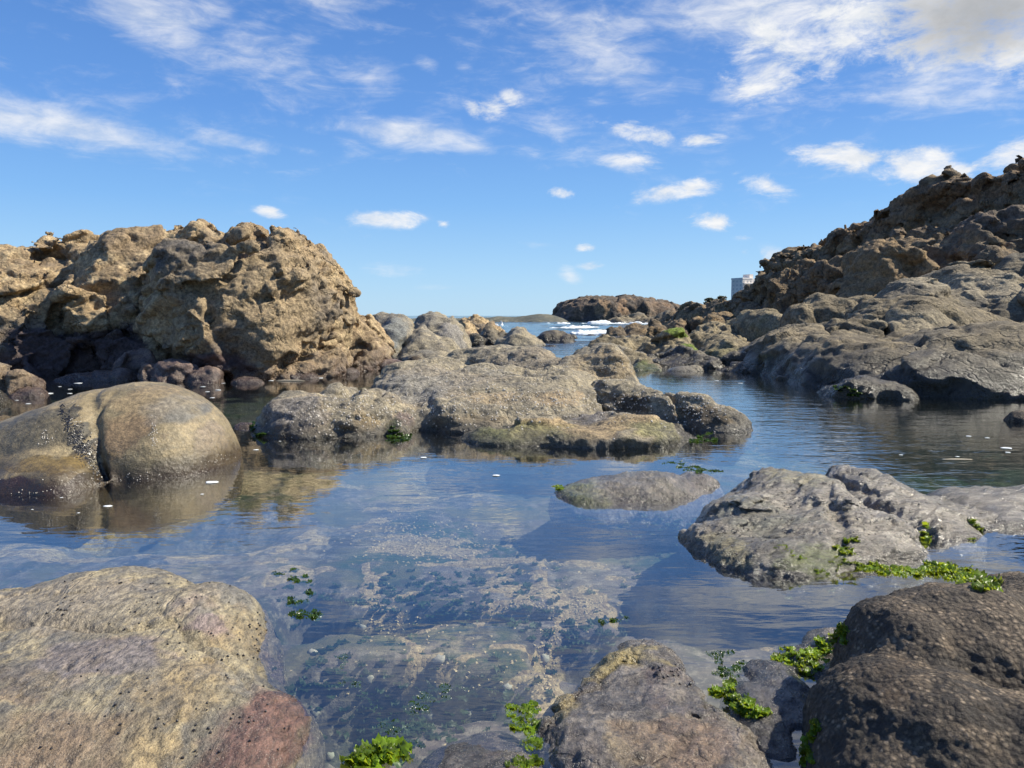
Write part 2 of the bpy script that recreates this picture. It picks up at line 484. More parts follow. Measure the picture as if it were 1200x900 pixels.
# ------------------------------------------------------------------ rock materials
M_TAN = rock_mat('tan_rough_rock', (0.40, 0.285, 0.155), (0.25, 0.18, 0.105), (0.52, 0.395, 0.23), sc=0.9, rough=0.9, crack=1.0, bump=1.0, bump_scale=0.7,
                 wet=0.16, wet_w=0.34, wet_dark=0.5, wet_col=(0.085, 0.05, 0.045), stain=(0.17, 0.145, 0.115), stain_sc=0.9, speck=(0.06, 0.045, 0.03), speck_amt=0.5, white_amt=0.1)
M_CLIFF = rock_mat('dark_brown_cliff_rock', (0.205, 0.152, 0.09), (0.12, 0.092, 0.06), (0.30, 0.21, 0.115), sc=0.35, rough=0.9, crack=1.2, bump=1.0, bump_scale=0.3,
                   wet=-1, stain=(0.23, 0.15, 0.075), stain_sc=0.25, speck_amt=0.3, white_amt=0.05)
M_CONE = rock_mat('warm_brown_rock', (0.24, 0.165, 0.085), (0.15, 0.105, 0.06), (0.32, 0.22, 0.115), sc=0.5, rough=0.9, bump=1.0, bump_scale=0.4, wet=-1, speck_amt=0.3, white_amt=0.05)
M_SLAB = rock_mat('grey_brown_slab_rock', (0.185, 0.148, 0.09), (0.112, 0.09, 0.058), (0.265, 0.215, 0.135), sc=0.7, rough=0.9, bump=1.0, bump_scale=0.8,
                  crack=1.2, wet=0.24, wet_w=0.36, wet_dark=0.32, wet_col=(0.04, 0.034, 0.022), stain=(0.125, 0.112, 0.09), stain_sc=0.5, speck_amt=0.6, white_amt=0.35, white=(0.36, 0.31, 0.23))
M_LEDGE = rock_mat('mossy_ledge_rock', (0.245, 0.195, 0.115), (0.14, 0.115, 0.07), (0.35, 0.285, 0.175), sc=0.7, rough=0.9, bump=1.0, bump_scale=0.7,
                   wet=0.06, wet_w=0.14, wet_dark=0.4, stain=(0.19, 0.17, 0.08), stain_sc=0.5, speck_amt=0.6, white_amt=0.2)
M_CENTRE = rock_mat('grey_barnacled_rock', (0.275, 0.235, 0.16), (0.16, 0.142, 0.11), (0.385, 0.325, 0.22), sc=1.1, rough=0.88, crack=.5, bump=1.0, bump_scale=1.3,
                    wet=0.045, wet_w=0.09, wet_dark=0.45, wet_col=(0.06, 0.055, 0.045), stain=(0.20, 0.185, 0.155), stain_sc=1.6, speck_amt=0.75, white_amt=0.45)
M_BOULDER = rock_mat('olive_brown_boulder_rock', (0.205, 0.16, 0.085), (0.13, 0.112, 0.066), (0.285, 0.22, 0.118), sc=1.2, rough=0.55, coat=.3, bump=0.45, bump_scale=1.6, grain=.7,
                     wet=0.06, wet_w=0.10, wet_dark=0.5, wet_col=(0.055, 0.035, 0.02), stain=(0.15, 0.135, 0.10), stain_sc=2.2, speck_amt=0.35, white_amt=0.3)
M_YELLOW = rock_mat('yellow_striped_rock', (0.255, 0.215, 0.135), (0.125, 0.112, 0.09), (0.39, 0.32, 0.185), sc=2.2, rough=0.52, coat=.45, crack=.5, bump=0.85, bump_scale=2.6, stretch=(1.2, 0.55, 1), rot=(0, 0, 0.75), grain=1.2,
                    wet=0.012, wet_w=0.03, wet_dark=0.55, stain=(0.16, 0.15, 0.13), stain_sc=7, speck_amt=0.6, white_amt=0.5)
M_WET = rock_mat('wet_grey_rock', (0.155, 0.132, 0.108), (0.085, 0.076, 0.068), (0.26, 0.22, 0.17), sc=2.4, rough=0.36, coat=.9, bump=1.0, bump_scale=2.2, stretch=(1, 0.5, 1), rot=(0, 0, -0.5), grain=1.1,
                 wet=0.02, wet_w=0.03, wet_dark=0.6, stain=(0.12, 0.10, 0.09), stain_sc=5, speck_amt=0.5, white_amt=0.3)
M_MAUVE = rock_mat('wet_mauve_rock', (0.165, 0.14, 0.118), (0.088, 0.078, 0.072), (0.25, 0.212, 0.17), sc=2.6, rough=0.34, coat=.8, crack=.7, bump=1.0, bump_scale=2.4, grain=1.15,
                   wet=0.012, wet_w=0.025, wet_dark=0.65, stain=(0.145, 0.105, 0.09), stain_sc=5, speck_amt=0.5, white_amt=0.3)
M_STRIATE = rock_mat('striated_wet_rock', (0.25, 0.215, 0.165), (0.105, 0.093, 0.075), (0.38, 0.33, 0.255), sc=2.2, rough=0.36, coat=1.0, bump=1.0, bump_scale=2.2, stretch=(0.3, 1.6, 1), rot=(0, 0, 0.65), grain=1.2,
                     wet=0.018, wet_w=0.03, wet_dark=0.6, stain=(0.16, 0.142, 0.115), stain_sc=4, speck_amt=0.7, white_amt=0.3)
M_BARN = rock_mat('barnacle_crusted_rock', (0.11, 0.082, 0.055), (0.028, 0.022, 0.017), (0.24, 0.18, 0.12), sc=3.0, rough=0.85, bump=1.0, bump_scale=4.0, barn=130,
                  wet=-1, speck_amt=0.6, white=(0.42, 0.33, 0.23), white_amt=0.6)
M_FARHEAD = rock_mat('far_headland_rock', (0.12, 0.09, 0.065), (0.07, 0.058, 0.048), (0.19, 0.135, 0.09), sc=0.12, rough=0.9, bump=0.8, bump_scale=0.1, wet=0.6, wet_w=0.8, wet_dark=0.6, speck_amt=0.1, white_amt=0.0)
M_RIDGE = rock_mat('low_green_grey_ridge', (0.105, 0.105, 0.075), (0.075, 0.08, 0.065), (0.15, 0.14, 0.10), sc=0.08, rough=0.9, bump=0.6, bump_scale=0.1, wet=-1, speck_amt=0.1, white_amt=0.0)
M_PURPLE = rock_mat('purple_brown_stone', (0.14, 0.095, 0.08), (0.085, 0.06, 0.052), (0.21, 0.15, 0.115), sc=2.0, rough=0.6, bump=0.9, bump_scale=1.4, wet=0.08, wet_w=0.1, wet_dark=0.55, speck_amt=0.4, white_amt=0.25)
M_FOAM = plain_mat('white_foam', (0.66, 0.70, 0.72), 0.8, 0.22, 3, 0.4)

GREEN = (0.075, 0.085, 0.02); OLIVE = (0.10, 0.09, 0.03); YEL = (0.42, 0.31, 0.11); PUR = (0.155, 0.085, 0.062); MAUVE = (0.195, 0.155, 0.145)
DARKP = (0.05, 0.022, 0.022); SAND = (0.42, 0.31, 0.17); BLK = (0.022, 0.02, 0.018); ORNG = (0.30, 0.16, 0.055); GREY = (0.19, 0.18, 0.165); BRIGHT = (0.16, 0.22, 0.03)
def P(px, py, d, rad, colr, w=1.0): return ((px, py, d), rad, colr, w)

# ------------------------------------------------------------------ the tall rough outcrop on the left
L = [E(292, 274, 8.3, 118, 1.25, 1.0), E(335, 294, 8.2, 64, 1.0, 0.95), E(250, 284, 8.0, 70, 0.8, 0.72),
     E(165, 270, 8.8, 82, 1.1, 0.95), E(60, 288, 9.0, 95, 1.1, 0.78), E(-70, 298, 9.2, 130, 1.2, 1.0), E(-240, 310, 9.4, 160, 1.3, 1.1),
     E(60, 376, 8.5, 150, 0.7, 0.5), E(190, 372, 8.35, 72, 0.65, 0.75), E(-60, 364, 8.4, 90, 0.9, 0.9), E(120, 335, 9.2, 150, 1.2, 1.4),
     E(412, 372, 8.9, 30, 0.5, 0.75), E(434, 392, 8.8, 22, .45, .5), E(360, 342, 8.0, 46, 0.7, 0.9), E(312, 345, 7.6, 66, 0.55, 0.72), E(240, 355, 7.65, 50, 0.5, 0.5),
     E(286, 264, 8.4, 34, 0.5, 0.4), E(155, 260, 8.7, 46, 0.5, 0.4), E(105, 274, 9, 32, .4, .35), E(48, 283, 9, 34, .4, .35), E(205, 264, 8.9, 44, .5, .4), E(10, 292, 9, 40, .4, .35),
     E(380, 322, 8.4, 28, 0.5, 0.5), E(356, 302, 8.4, 30, .5, .4), E(328, 282, 8.4, 34, .5, .4), E(245, 268, 8.7, 40, .5, .4)]
fld = chain(facets(0.95, 0.12, 0.30, 0.05, 1.3, 0.35, (1, 1, 1.25), 3.3, 1.5), facets(2.4, 0.05, 0.35, 0.06, 1.6, 0.35, (1, 1, 1.2), 8.1, 1.6), lumps(1.7, 0.035, 3, False, (1, 1, 1.3), 2.0),
            cut(pt(190, 395, 7.6), (-0.62, 0.25, -0.74), 0.06, 0.20, 1.6, 0.14, 1.0), cut(pt(60, 345, 8.2), (.1, .3, -.95), .06, .18, 1.4, .12, .9), cut(pt(395, 400, 7.9), (-.85, .3, .4), .05, .14, 1.6, .1, .7))
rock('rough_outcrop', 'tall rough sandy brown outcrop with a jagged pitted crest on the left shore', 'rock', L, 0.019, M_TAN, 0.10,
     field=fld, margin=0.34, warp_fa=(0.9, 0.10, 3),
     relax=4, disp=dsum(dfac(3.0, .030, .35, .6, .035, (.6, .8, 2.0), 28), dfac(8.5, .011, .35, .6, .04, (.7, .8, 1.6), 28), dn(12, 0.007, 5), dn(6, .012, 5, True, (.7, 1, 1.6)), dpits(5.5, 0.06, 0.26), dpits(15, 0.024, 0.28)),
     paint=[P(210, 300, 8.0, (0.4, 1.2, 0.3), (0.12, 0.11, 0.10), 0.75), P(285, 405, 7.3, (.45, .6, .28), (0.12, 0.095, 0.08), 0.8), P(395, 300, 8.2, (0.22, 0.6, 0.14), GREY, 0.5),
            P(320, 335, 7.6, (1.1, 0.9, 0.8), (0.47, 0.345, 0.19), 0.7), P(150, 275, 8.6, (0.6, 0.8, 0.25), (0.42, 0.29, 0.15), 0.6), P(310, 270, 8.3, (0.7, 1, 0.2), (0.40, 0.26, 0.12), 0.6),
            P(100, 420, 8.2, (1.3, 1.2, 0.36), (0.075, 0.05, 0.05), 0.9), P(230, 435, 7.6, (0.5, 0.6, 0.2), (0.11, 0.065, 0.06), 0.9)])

# ------------------------------------------------------------------ smooth boulders behind it, out to the sea
sm = lambda a=0.05, s=0.0: chain(lumps(1.3, a, 3, False, (1, 1, 1), s), lumps(3.5, a * .35, 3, True, (1, 1, 1), s))
rock('shore_boulder', 'long grey brown boulder with three ribs leaning against the right end of the tall outcrop', 'rock',
     [E(463, 376, 11.6, 34, 0.9, 0.8), E(492, 386, 11.4, 34, 0.7, 0.6), E(520, 397, 11.3, 24, 0.6, 0.45), E(447, 372, 12, 26, .7, .7)], 0.032, M_CENTRE, 0.08,
     field=chain(sm(0.10, 2), cut(pt(486, 385, 11.2), (0.8, .1, -.5), 0.05, 0.10)), margin=0.22, disp=dn(6, 0.03, 4), paint=[P(462, 385, 11.2, (.25, .6, .4), (0.21, 0.215, 0.20), .8), P(530, 408, 11, (.4, .6, .2), SAND, .4)])
rock('shore_boulder', 'tall rounded pale grey boulder rising behind the long ribbed boulder', 'rock',
     [E(506, 368, 13.4, 34, 0.9, 0.8), E(530, 374, 13.2, 25, 0.8, 0.8), E(482, 377, 13.8, 22, .7, .6), E(520, 380, 13, 30, .5, .6)], 0.036, M_CENTRE, 0.1, field=sm(0.09, 5), margin=0.2, disp=dn(6, 0.03, 4),
     paint=[P(535, 390, 12.9, (.35, .6, .5), (0.27, 0.25, 0.22), .7)])
rock('shore_boulder', 'low tan boulder between the pale grey boulder and the sea', 'rock',
     [E(558, 371, 20, 26, 1.2, 0.9), E(575, 376, 19.5, 18, 1, .7), E(548, 378, 18, 14, .8, .7)], 0.05, M_TAN, 0.15, field=sm(0.14, 7), margin=0.3, disp=dn(4, 0.06, 4, True))
rock('shore_boulder', 'dark jagged boulder leaning behind the bare brown boulder near the sea', 'rock',
     [E(574, 377, 16.5, 18, .7, .7), E(562, 391, 16, 12, .6, .5), E(590, 382, 16.8, 12, .6, .5)], 0.045, M_SLAB, 0.1, field=chain(facets(1.6, 0.16, .5, .12, 1.2, .3), sm(.08, 3)), margin=0.3, disp=dn(5, 0.04, 4, True))
rock('shore_boulder', 'bare brown hump shaped boulder nearest the sea inlet, steep on its left', 'rock',
     [E(606, 384, 15.6, 22, .7, .6), E(622, 393, 15.4, 20, .6, .5), E(590, 392, 15.5, 16, .5, .5)], 0.04, M_CENTRE, 0.1, field=sm(0.08, 9), margin=0.2, disp=dn(6, 0.03, 4))
rock('sea_rock', 'low brown rock standing alone in the sea inlet', 'rock',
     [E(648, 387, 18.5, 20, .5, .4), E(663, 393, 18.3, 12, .4, .3), E(636, 394, 18.5, 10, .4, .3)], 0.045, M_SLAB, 0.08, field=sm(0.09, 11), margin=0.2, disp=dn(6, 0.03, 4))
for (px, py, d, w, lab) in [(645, 405, 15.2, 12, 'small wet rock just breaking the water of the inlet'), (671, 391, 21, 7, 'tiny dark rock right of the low brown rock in the sea'),
                            (694, 391, 23, 9, 'tiny dark rock awash in front of the surf')]:
    rock('sea_rock', lab, 'rock', [E(px, py, d, w, .25, .2)], 0.04, M_SLAB, 0.05, field=sm(0.05, px), margin=0.12)

# ------------------------------------------------------------------ the far shore
hd = 88.0
L = [E(700, 349, hd, 36, 6, 3.6, 0, 3.6), E(674, 353, hd, 26, 5, 3.2, 0, 2.8), E(730, 349, hd + 1, 26, 6, 3.6, 0, 3.6), E(762, 351.5, hd + 3, 30, 6, 3.6, 0, 3.2), E(795, 358, hd + 4, 30, 6, 2.6), E(655, 366, hd, 14, 4, 2.4), E(840, 361, hd + 6, 40, 6, 2.5)]
rock('headland', 'distant flat topped brown headland with sheer dark cliffs beyond the surf', 'headland', L, 0.26, M_FARHEAD, 0.6,
     field=chain(facets(0.30, 0.30, .4, .06, .4, .4, (1, 1, .35), 2.2, 1.0), lumps(.3, .15, 3)), margin=0.9, zmin=-1.5, disp=dn(1.2, 0.22, 4, True, (1, 1, .6)),
     paint=[P(702, 362, hd - 5, (1.1, 5, 1.6), (0.28, 0.19, 0.11), .8), P(735, 358, hd - 5, (.8, 5, 1.5), (0.25, 0.16, 0.095), .8), P(770, 356, hd - 4, (3, 6, .9), (0.17, 0.11, 0.075), .6)])
L = [E(722, 372, 62, 16, 3, 1.0), E(745, 366, 64, 16, 3, 1.2), E(700, 376, 58, 18, 3, .6), E(770, 369, 60, 24, 3, 1.2), E(800, 366, 58, 24, 3, 1.2)]
rock('skerry', 'low grey rocks heaped at the foot of the distant headland', 'rock', L, 0.2, M_SLAB, 0.3, field=chain(facets(.8, .4, .5, .15, .6, .4), lumps(.6, .2, 3)), margin=.7, zmin=-1, disp=dn(1.6, 0.1, 4, True))
L = [E(600, 371.5, 80, 50, 6, 1.1), E(628, 369.5, 78, 24, 5, 1.2), E(560, 372.5, 84, 50, 6, 1.1), E(645, 372, 78, 26, 5, 1.0), E(500, 373, 86, 60, 6, 1.1)]
rock('low_ridge', 'low grey green ridge of land on the horizon left of the headland', 'headland', L, 0.25, M_RIDGE, .5, field=lumps(.3, .22, 4), margin=.6, zmin=-1)

# ------------------------------------------------------------------ right shore: cliff, cone, slabs, ledges
L = [E(1240, 178, 15, 70, 3, 2.6), E(1190, 192, 15.3, 45, 2.2, 2.2), E(1150, 208, 16, 48, 2.2, 2.2), E(1105, 218, 17, 40, 2.2, 2.2), E(1065, 240, 18, 40, 2.2, 2.2), E(1030, 260, 19, 40, 2.2, 2.2),
     E(1370, 170, 16, 90, 3, 3), E(1340, 230, 13.5, 120, 2, 2), E(1160, 250, 13.8, 90, 1.4, 1.8), E(1100, 262, 15.2, 60, 1.6, 2), E(1230, 240, 13.2, 80, 1.4, 1.8),
     E(990, 272, 20.5, 40, 2.2, 2.1), E(955, 284, 22, 36, 2.2, 2.1), E(925, 304, 24, 26, 2.2, 2.1), E(900, 326, 26, 26, 2.2, 2.0), E(1000, 300, 17.5, 50, 1.4, 2), E(950, 320, 19, 45, 1.4, 1.8),
     E(880, 342, 28, 26, 2.2, 1.8), E(905, 350, 23, 30, 1.4, 1.4), E(1180, 290, 12.6, 70, 1.0, 1.4)]
fld = chain(facets(0.42, 0.28, 0.3, 0.06, 0.6, 0.35, (1, 1, 1.3), 1.7, 1.3), facets(1.1, 0.11, 0.35, 0.08, 0.9, 0.35, (1, 1, 1.25), 4.4, 1.3), facets(2.7, 0.07, .4, .10, 1.5, .3, (1, 1, 1.2), 2.2, 1.3), lumps(0.7, 0.09, 4, True, (1, 1, 1.5), 2.0), lumps(.9, .10, 4, False, (1, 1, 1.3), 4.0))
rock('craggy_cliff', 'high dark brown craggy cliff climbing to the right edge above the grey slabs', 'cliff', L, 0.056, M_CLIFF, 0.25, field=fld, margin=0.75, zmin=-0.3, warp_fa=(0.4, 0.3, 3),
     relax=2, disp=dsum(dfac(1.3, .10, .35, .6, .035, (.6, .8, 2.0), -26), dfac(4.0, .035, .35, .6, .045, (.7, .8, 1.6), -26), dn(3.2, 0.025, 5, True, (1, 1, 1.5)), dn(6, 0.025, 5), dpits(2.5, .07, .28)),
     paint=[P(1100, 235, 15, (1.2, 4, .35), (0.24, 0.155, 0.085), .7), P(1180, 205, 14, (1.4, 4, .45), (0.24, 0.155, 0.085), .7), P(960, 330, 18, (1.2, 3, .6), (0.20, 0.145, 0.085), .6), P(1010, 262, 17, (.8, 3, .3), (0.27, 0.165, 0.085), .6), P(1150, 250, 13, (1.2, 3, .35), (0.12, 0.105, 0.095), .6)])
L = [E(1030, 278, 13.4, 30, .8, .9), E(1018, 305, 13.2, 34, .7, 1.0), E(1066, 293, 13.2, 26, .7, .8), E(1000, 335, 13, 26, .6, .8), E(1050, 310, 13, 40, .7, .8)]
rock('cone_rock', 'warm brown cone shaped rock standing against the foot of the craggy cliff', 'rock', L, 0.04, M_CONE, 0.12, field=chain(facets(1.2, .16, .4, .12, .9, .3), lumps(1.2, .10, 4, True)), margin=.4, zmin=-.2, disp=dsum(dn(4.5, .04, 5, True), dn(12, .015, 3)))
rock('shore_boulder', 'rounded olive grey boulder resting behind the ribbed right hand slab', 'rock', [E(962, 344, 11.8, 34, .7, .7), E(985, 350, 11.6, 24, .6, .6), E(938, 358, 11.6, 24, .5, .5)], 0.034, M_SLAB, .1, field=sm(.08, 21), margin=.2, zmin=-.2, disp=dn(7, .022, 4))
rock('shore_boulder', 'grey split boulder right of the olive grey boulder under the brown cone rock', 'rock', [E(1012, 347, 11.6, 26, .6, .6), E(1030, 356, 11.2, 26, .5, .5)], 0.034, M_SLAB, .1, field=chain(sm(.08, 22), facets(1.5, .08, .4, .1)), margin=.25, zmin=-.2, disp=dn(7, .022, 4))
rock('shore_boulder', 'pale low boulder at the left end of the craggy cliff foot', 'rock', [E(902, 361, 14.5, 24, .8, .5), E(880, 367, 15, 22, .8, .5)], 0.04, M_LEDGE, .1, field=sm(.08, 23), margin=.2, zmin=-.2, disp=dn(6, .025, 4))

L = [E(1160, 402, 6.7, 140, 1.25, .55), E(1010, 406, 7.2, 84, 1.2, .52), E(1080, 396, 7.2, 84, 1.3, .6), E(925, 390, 8.9, 42, 1.25, .6), E(955, 382, 9.3, 36, 1.3, .7), E(902, 414, 8.6, 26, .8, .4), E(1060, 425, 6.3, 60, .6, .4), E(1130, 425, 6.0, 80, .5, .42), E(960, 422, 7.4, 50, .7, .38),
     E(1095, 352, 9.8, 95, 1.6, 1.0), E(1040, 372, 9.3, 70, 1.4, .9), E(1190, 322, 11, 120, 1.8, 1.2), E(1110, 318, 11.6, 60, 1.2, 1.0), E(1060, 335, 11, 46, 1.1, 0.9), E(1290, 330, 10, 120, 2.5, 1.4),
     E(1250, 390, 6.4, 100, 1.2, .6), E(1210, 300, 12, 60, 1.2, 1.2), E(1330, 430, 6.0, 90, 1.2, .7), E(1070, 352, 9.2, 45, .7, .5)]
fld = chain(lumps(0.7, 0.07, 3, False, (1, 1, 1.2), 6.0), lumps(2.6, 0.022, 4, True, (.6, 1, 1.6), 9.0), cut(pt(1090, 365, 9), (-.1, .75, -.65), .05, .14, .9, .16, 1.6), cut(pt(1150, 368, 8.6), (-.35, .6, -.75), .06, .18, .8, .2, 1.6), cut(pt(1040, 400, 8), (-.9, .3, .25), .03, .09, 1, .12, 1.2),
            cut(pt(1120, 410, 7), (-.75, .2, -.6), .025, .06, 1, .12, .9), cut(pt(960, 410, 8.4), (-.9, .2, .3), .04, .09, 1, .1, .9), cut(pt(1180, 330, 10.4), (-.2, .7, -.7), .05, .12, .8, .2, 2), facets(0.5, 0.085, 0.5, 0.025, 0.9, 0.4, (.7, 1, 1.6), 2.9, .9), facets(1.2, 0.030, 0.5, 0.03, 0.9, 0.4, (.7, 1, 1.6), 6.9, .9))
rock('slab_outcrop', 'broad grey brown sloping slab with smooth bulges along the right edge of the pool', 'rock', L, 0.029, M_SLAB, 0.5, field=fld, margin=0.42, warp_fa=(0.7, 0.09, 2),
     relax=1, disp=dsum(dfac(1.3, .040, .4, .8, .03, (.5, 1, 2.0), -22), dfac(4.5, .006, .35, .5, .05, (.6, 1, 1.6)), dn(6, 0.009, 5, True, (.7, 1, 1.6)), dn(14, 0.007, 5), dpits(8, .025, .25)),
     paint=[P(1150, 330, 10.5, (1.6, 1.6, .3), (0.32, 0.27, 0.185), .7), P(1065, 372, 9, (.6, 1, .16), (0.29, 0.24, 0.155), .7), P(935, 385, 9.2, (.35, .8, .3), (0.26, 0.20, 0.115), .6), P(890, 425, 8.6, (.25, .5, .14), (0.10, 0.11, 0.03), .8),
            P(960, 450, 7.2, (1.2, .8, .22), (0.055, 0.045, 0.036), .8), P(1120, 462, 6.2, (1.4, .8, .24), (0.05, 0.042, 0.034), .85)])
rock('wet_boulder', 'flat dark wet boulder at the water line in front of the broad slab', 'rock', [E(1012, 438, 5.75, 46, .25, .22), E(1050, 448, 5.6, 24, .2, .18), E(975, 448, 5.9, 20, .2, .18)], 0.02, M_SLAB, .08, field=sm(.05, 31), margin=.14, disp=dn(9, .012, 4))
rock('wet_boulder', 'small round dark stone with a wet foot at the right edge of the pool', 'rock', [E(1196, 483, 4.35, 18, .1, .14), E(1215, 490, 4.4, 20, .1, .12)], 0.012, M_BARN, .04, field=sm(.02, 32), margin=.06, disp=dn(14, .006, 4))

ledges = [('brown humped ledge rock with a pale crest beside the inlet', [Z(745, 393, .28, 46, 1.0, .5), Z(715, 400, .2, 34, .9, .4), Z(700, 408, .12, 28, .7, .3)], M_LEDGE),
          ('cone shaped olive rock in the middle of the right hand ledges', [Z(829, 388, .36, 20, .6, .6), Z(845, 397, .28, 24, .7, .5), Z(815, 399, .24, 18, .5, .45)], M_LEDGE),
          ('pale broad ledge rock behind the olive cone shaped rock', [Z(868, 378, .45, 40, 1.4, .7), Z(840, 382, .4, 34, 1.3, .6), Z(900, 384, .42, 30, 1, .6)], M_LEDGE),
          ('smooth ledge rock with a green algae streak left of the olive cone shaped rock', [Z(785, 394, .3, 36, .9, .5), Z(800, 401, .24, 28, .7, .4), Z(768, 402, .2, 26, .7, .4)], M_LEDGE),
          ('low rounded ledge rock above the thin flat stone by the inlet', [Z(812, 411, .18, 48, .7, .4), Z(770, 417, .12, 32, .6, .3), Z(845, 407, .2, 38, .7, .4)], M_SLAB),
          ('long brown ledge rock sloping left from the broad slab', [Z(862, 402, .26, 48, .8, .5), Z(890, 397, .3, 32, .8, .55)], M_LEDGE),
          ('grey wet ledge rock at the water beneath the long brown ledge', [Z(852, 422, .1, 40, .5, .26), Z(880, 425, .1, 30, .4, .24)], M_SLAB),
          ('green tinged low rock at the head of the inlet channel', [Z(755, 423, .08, 30, .6, .26), Z(735, 419, .09, 24, .6, .24)], M_LEDGE),
          ('grey flat rock behind the green tinged low rock', [Z(716, 410, .13, 38, .8, .34), Z(692, 405, .12, 26, .7, .28), Z(735, 412, .12, 30, .7, .3)], M_CENTRE)]
for i, (lab, L, mt) in enumerate(ledges):
    pn = []
    if 'algae streak' in lab: pn = [P(802, 392, 12.6, (.25, .6, .12), BRIGHT, .9), P(810, 402, 12.2, (.2, .5, .1), BRIGHT, .7)]
    if 'green tinged' in lab: pn = [P(755, 430, 10.8, (.5, .6, .14), (0.15, 0.17, 0.05), .9)]
    rock('ledge_rock', lab, 'rock', L, 0.034, mt, .12, field=chain(sm(.10, 40 + i * 3.1), facets(1.3, .07, .4, .1, .8, .3, (1, 1, 1), i)), margin=.26, zmin=-.3, disp=dsum(dn(6, .028, 5, True), dn(16, .008, 3)), paint=pn)
rock('flat_stone', 'thin pale flat stone lying at the water edge below the ledges', 'stone', [Z(800, 429, .05, 22, .2, .09), Z(816, 428, .06, 9, .14, .1)], 0.02, M_CENTRE, .04, field=sm(.02, 50), margin=.06)
darks = [('dark wet rock awash at the inlet mouth left of the surf splash', [E(745, 382, 24, 26, 1.2, .6), E(725, 387, 23, 16, 1, .4), E(765, 385, 23, 16, 1, .5)]),
         ('black brown pointed rock in front of the far cliff end', [E(818, 370, 24, 20, 1.2, .8), E(838, 374, 22, 16, 1, .6), E(796, 377, 24, 18, 1, .5)]),
         ('farthest dark boulder heap, under the shrubs on the skyline', [E(860, 352, 33, 24, 2, 1.6), E(838, 356, 36, 26, 2.4, 1.5), E(816, 360, 40, 26, 2.4, 1.4), E(795, 364, 43, 24, 2.4, 1.2)]),
         ('dark boulder heap joining the low end of the craggy cliff', [E(872, 361, 26, 24, 1.5, 1.1), E(850, 366, 27, 24, 1.5, 1.0)]),]
for i, (lab, L) in enumerate(darks):
    rock('dark_rock', lab, 'rock', L, 0.07, M_CLIFF, .2, field=chain(facets(.75, .34, .5, .12, .7, .35, (1, 1, 1.1), i * 3.3), lumps(1, .14, 4, True)), margin=.6, zmin=-.4, disp=dn(3, .06, 4, True))

# ------------------------------------------------------------------ the low rock in the middle of the pool
L = [E(350, 460, 4.05, 46, .34, .26), E(398, 446, 4.35, 32, .36, .26), E(425, 459, 4.0, 28, .26, .24), E(375, 470, 3.95, 50, .26, .24),
     E(500, 428, 4.95, 62, .6, .34), E(470, 440, 4.7, 40, .45, .3), E(555, 434, 4.75, 66, .5, .3), E(600, 446, 4.4, 78, .42, .26), E(540, 452, 4.3, 60, .4, .26), E(470, 485, 3.95, 17, .14, .12), E(442, 462, 4.15, 34, .3, .24), E(455, 470, 4.1, 26, .2, .2), E(640, 448, 4.5, 70, .4, .24),
     E(660, 430, 5.6, 60, .6, .28), E(570, 425, 5.6, 80, .6, .3), E(740, 446, 5.0, 40, .5, .24), E(790, 462, 4.3, 26, .22, .2),
     E(510, 415, 6.2, 52, .5, .28), E(470, 419, 6.3, 30, .4, .2), E(590, 405, 7.2, 62, .8, .36), E(625, 412, 6.7, 42, .6, .3), E(545, 412, 7.2, 40, .5, .25),
     E(702, 403, 6.4, 34, .5, .42), E(718, 415, 6.2, 34, .4, .34), E(668, 418, 6.3, 34, .5, .28), E(690, 409, 6.9, 30, .5, .3),
     E(665, 448, 4.7, 70, .4, .22), E(725, 448, 4.65, 46, .34, .25), E(765, 455, 4.45, 36, .3, .22), E(640, 455, 4.35, 60, .35, .2),
     E(820, 455, 4.2, 31, .19, .22), E(845, 488, 4.05, 28, .16, .09), E(862, 500, 3.98, 20, .1, .05),
     E(690, 485, 3.9, 90, .34, .14), E(600, 495, 3.8, 60, .24, .12), E(765, 498, 3.82, 60, .26, .1), E(650, 503, 3.68, 80, .2, .06), E(720, 508, 3.66, 60, .18, .05)]
fld = chain(lumps(2.2, 0.035, 3, False, (1, 1, 1.3), 6.0), lumps(6, 0.013, 4, True, (1, 1, 1.3), 9.0),
            cut(pt(455, 480, 4.1), (.95, -.2, .1), .018, .018, 2, .03), cut(pt(660, 440, 4.9), (.1, .5, -.85), .015, .03, 2, .04), cut(pt(560, 440, 4.5), (.1, .6, -.8), .012, .022, 2, .05), cut(pt(698, 455, 4.5), (.92, .1, .25), .025, .04, 2, .04), cut(pt(790, 470, 4.2), (.95, .2, .1), .018, .045, 2, .02),
            cut(pt(620, 420, 6.2), (-.3, .55, -.78), .025, .06, 1.5, .08), cut(pt(665, 482, 4.05), (.0, .55, -.83), .014, .03, 2, .03))
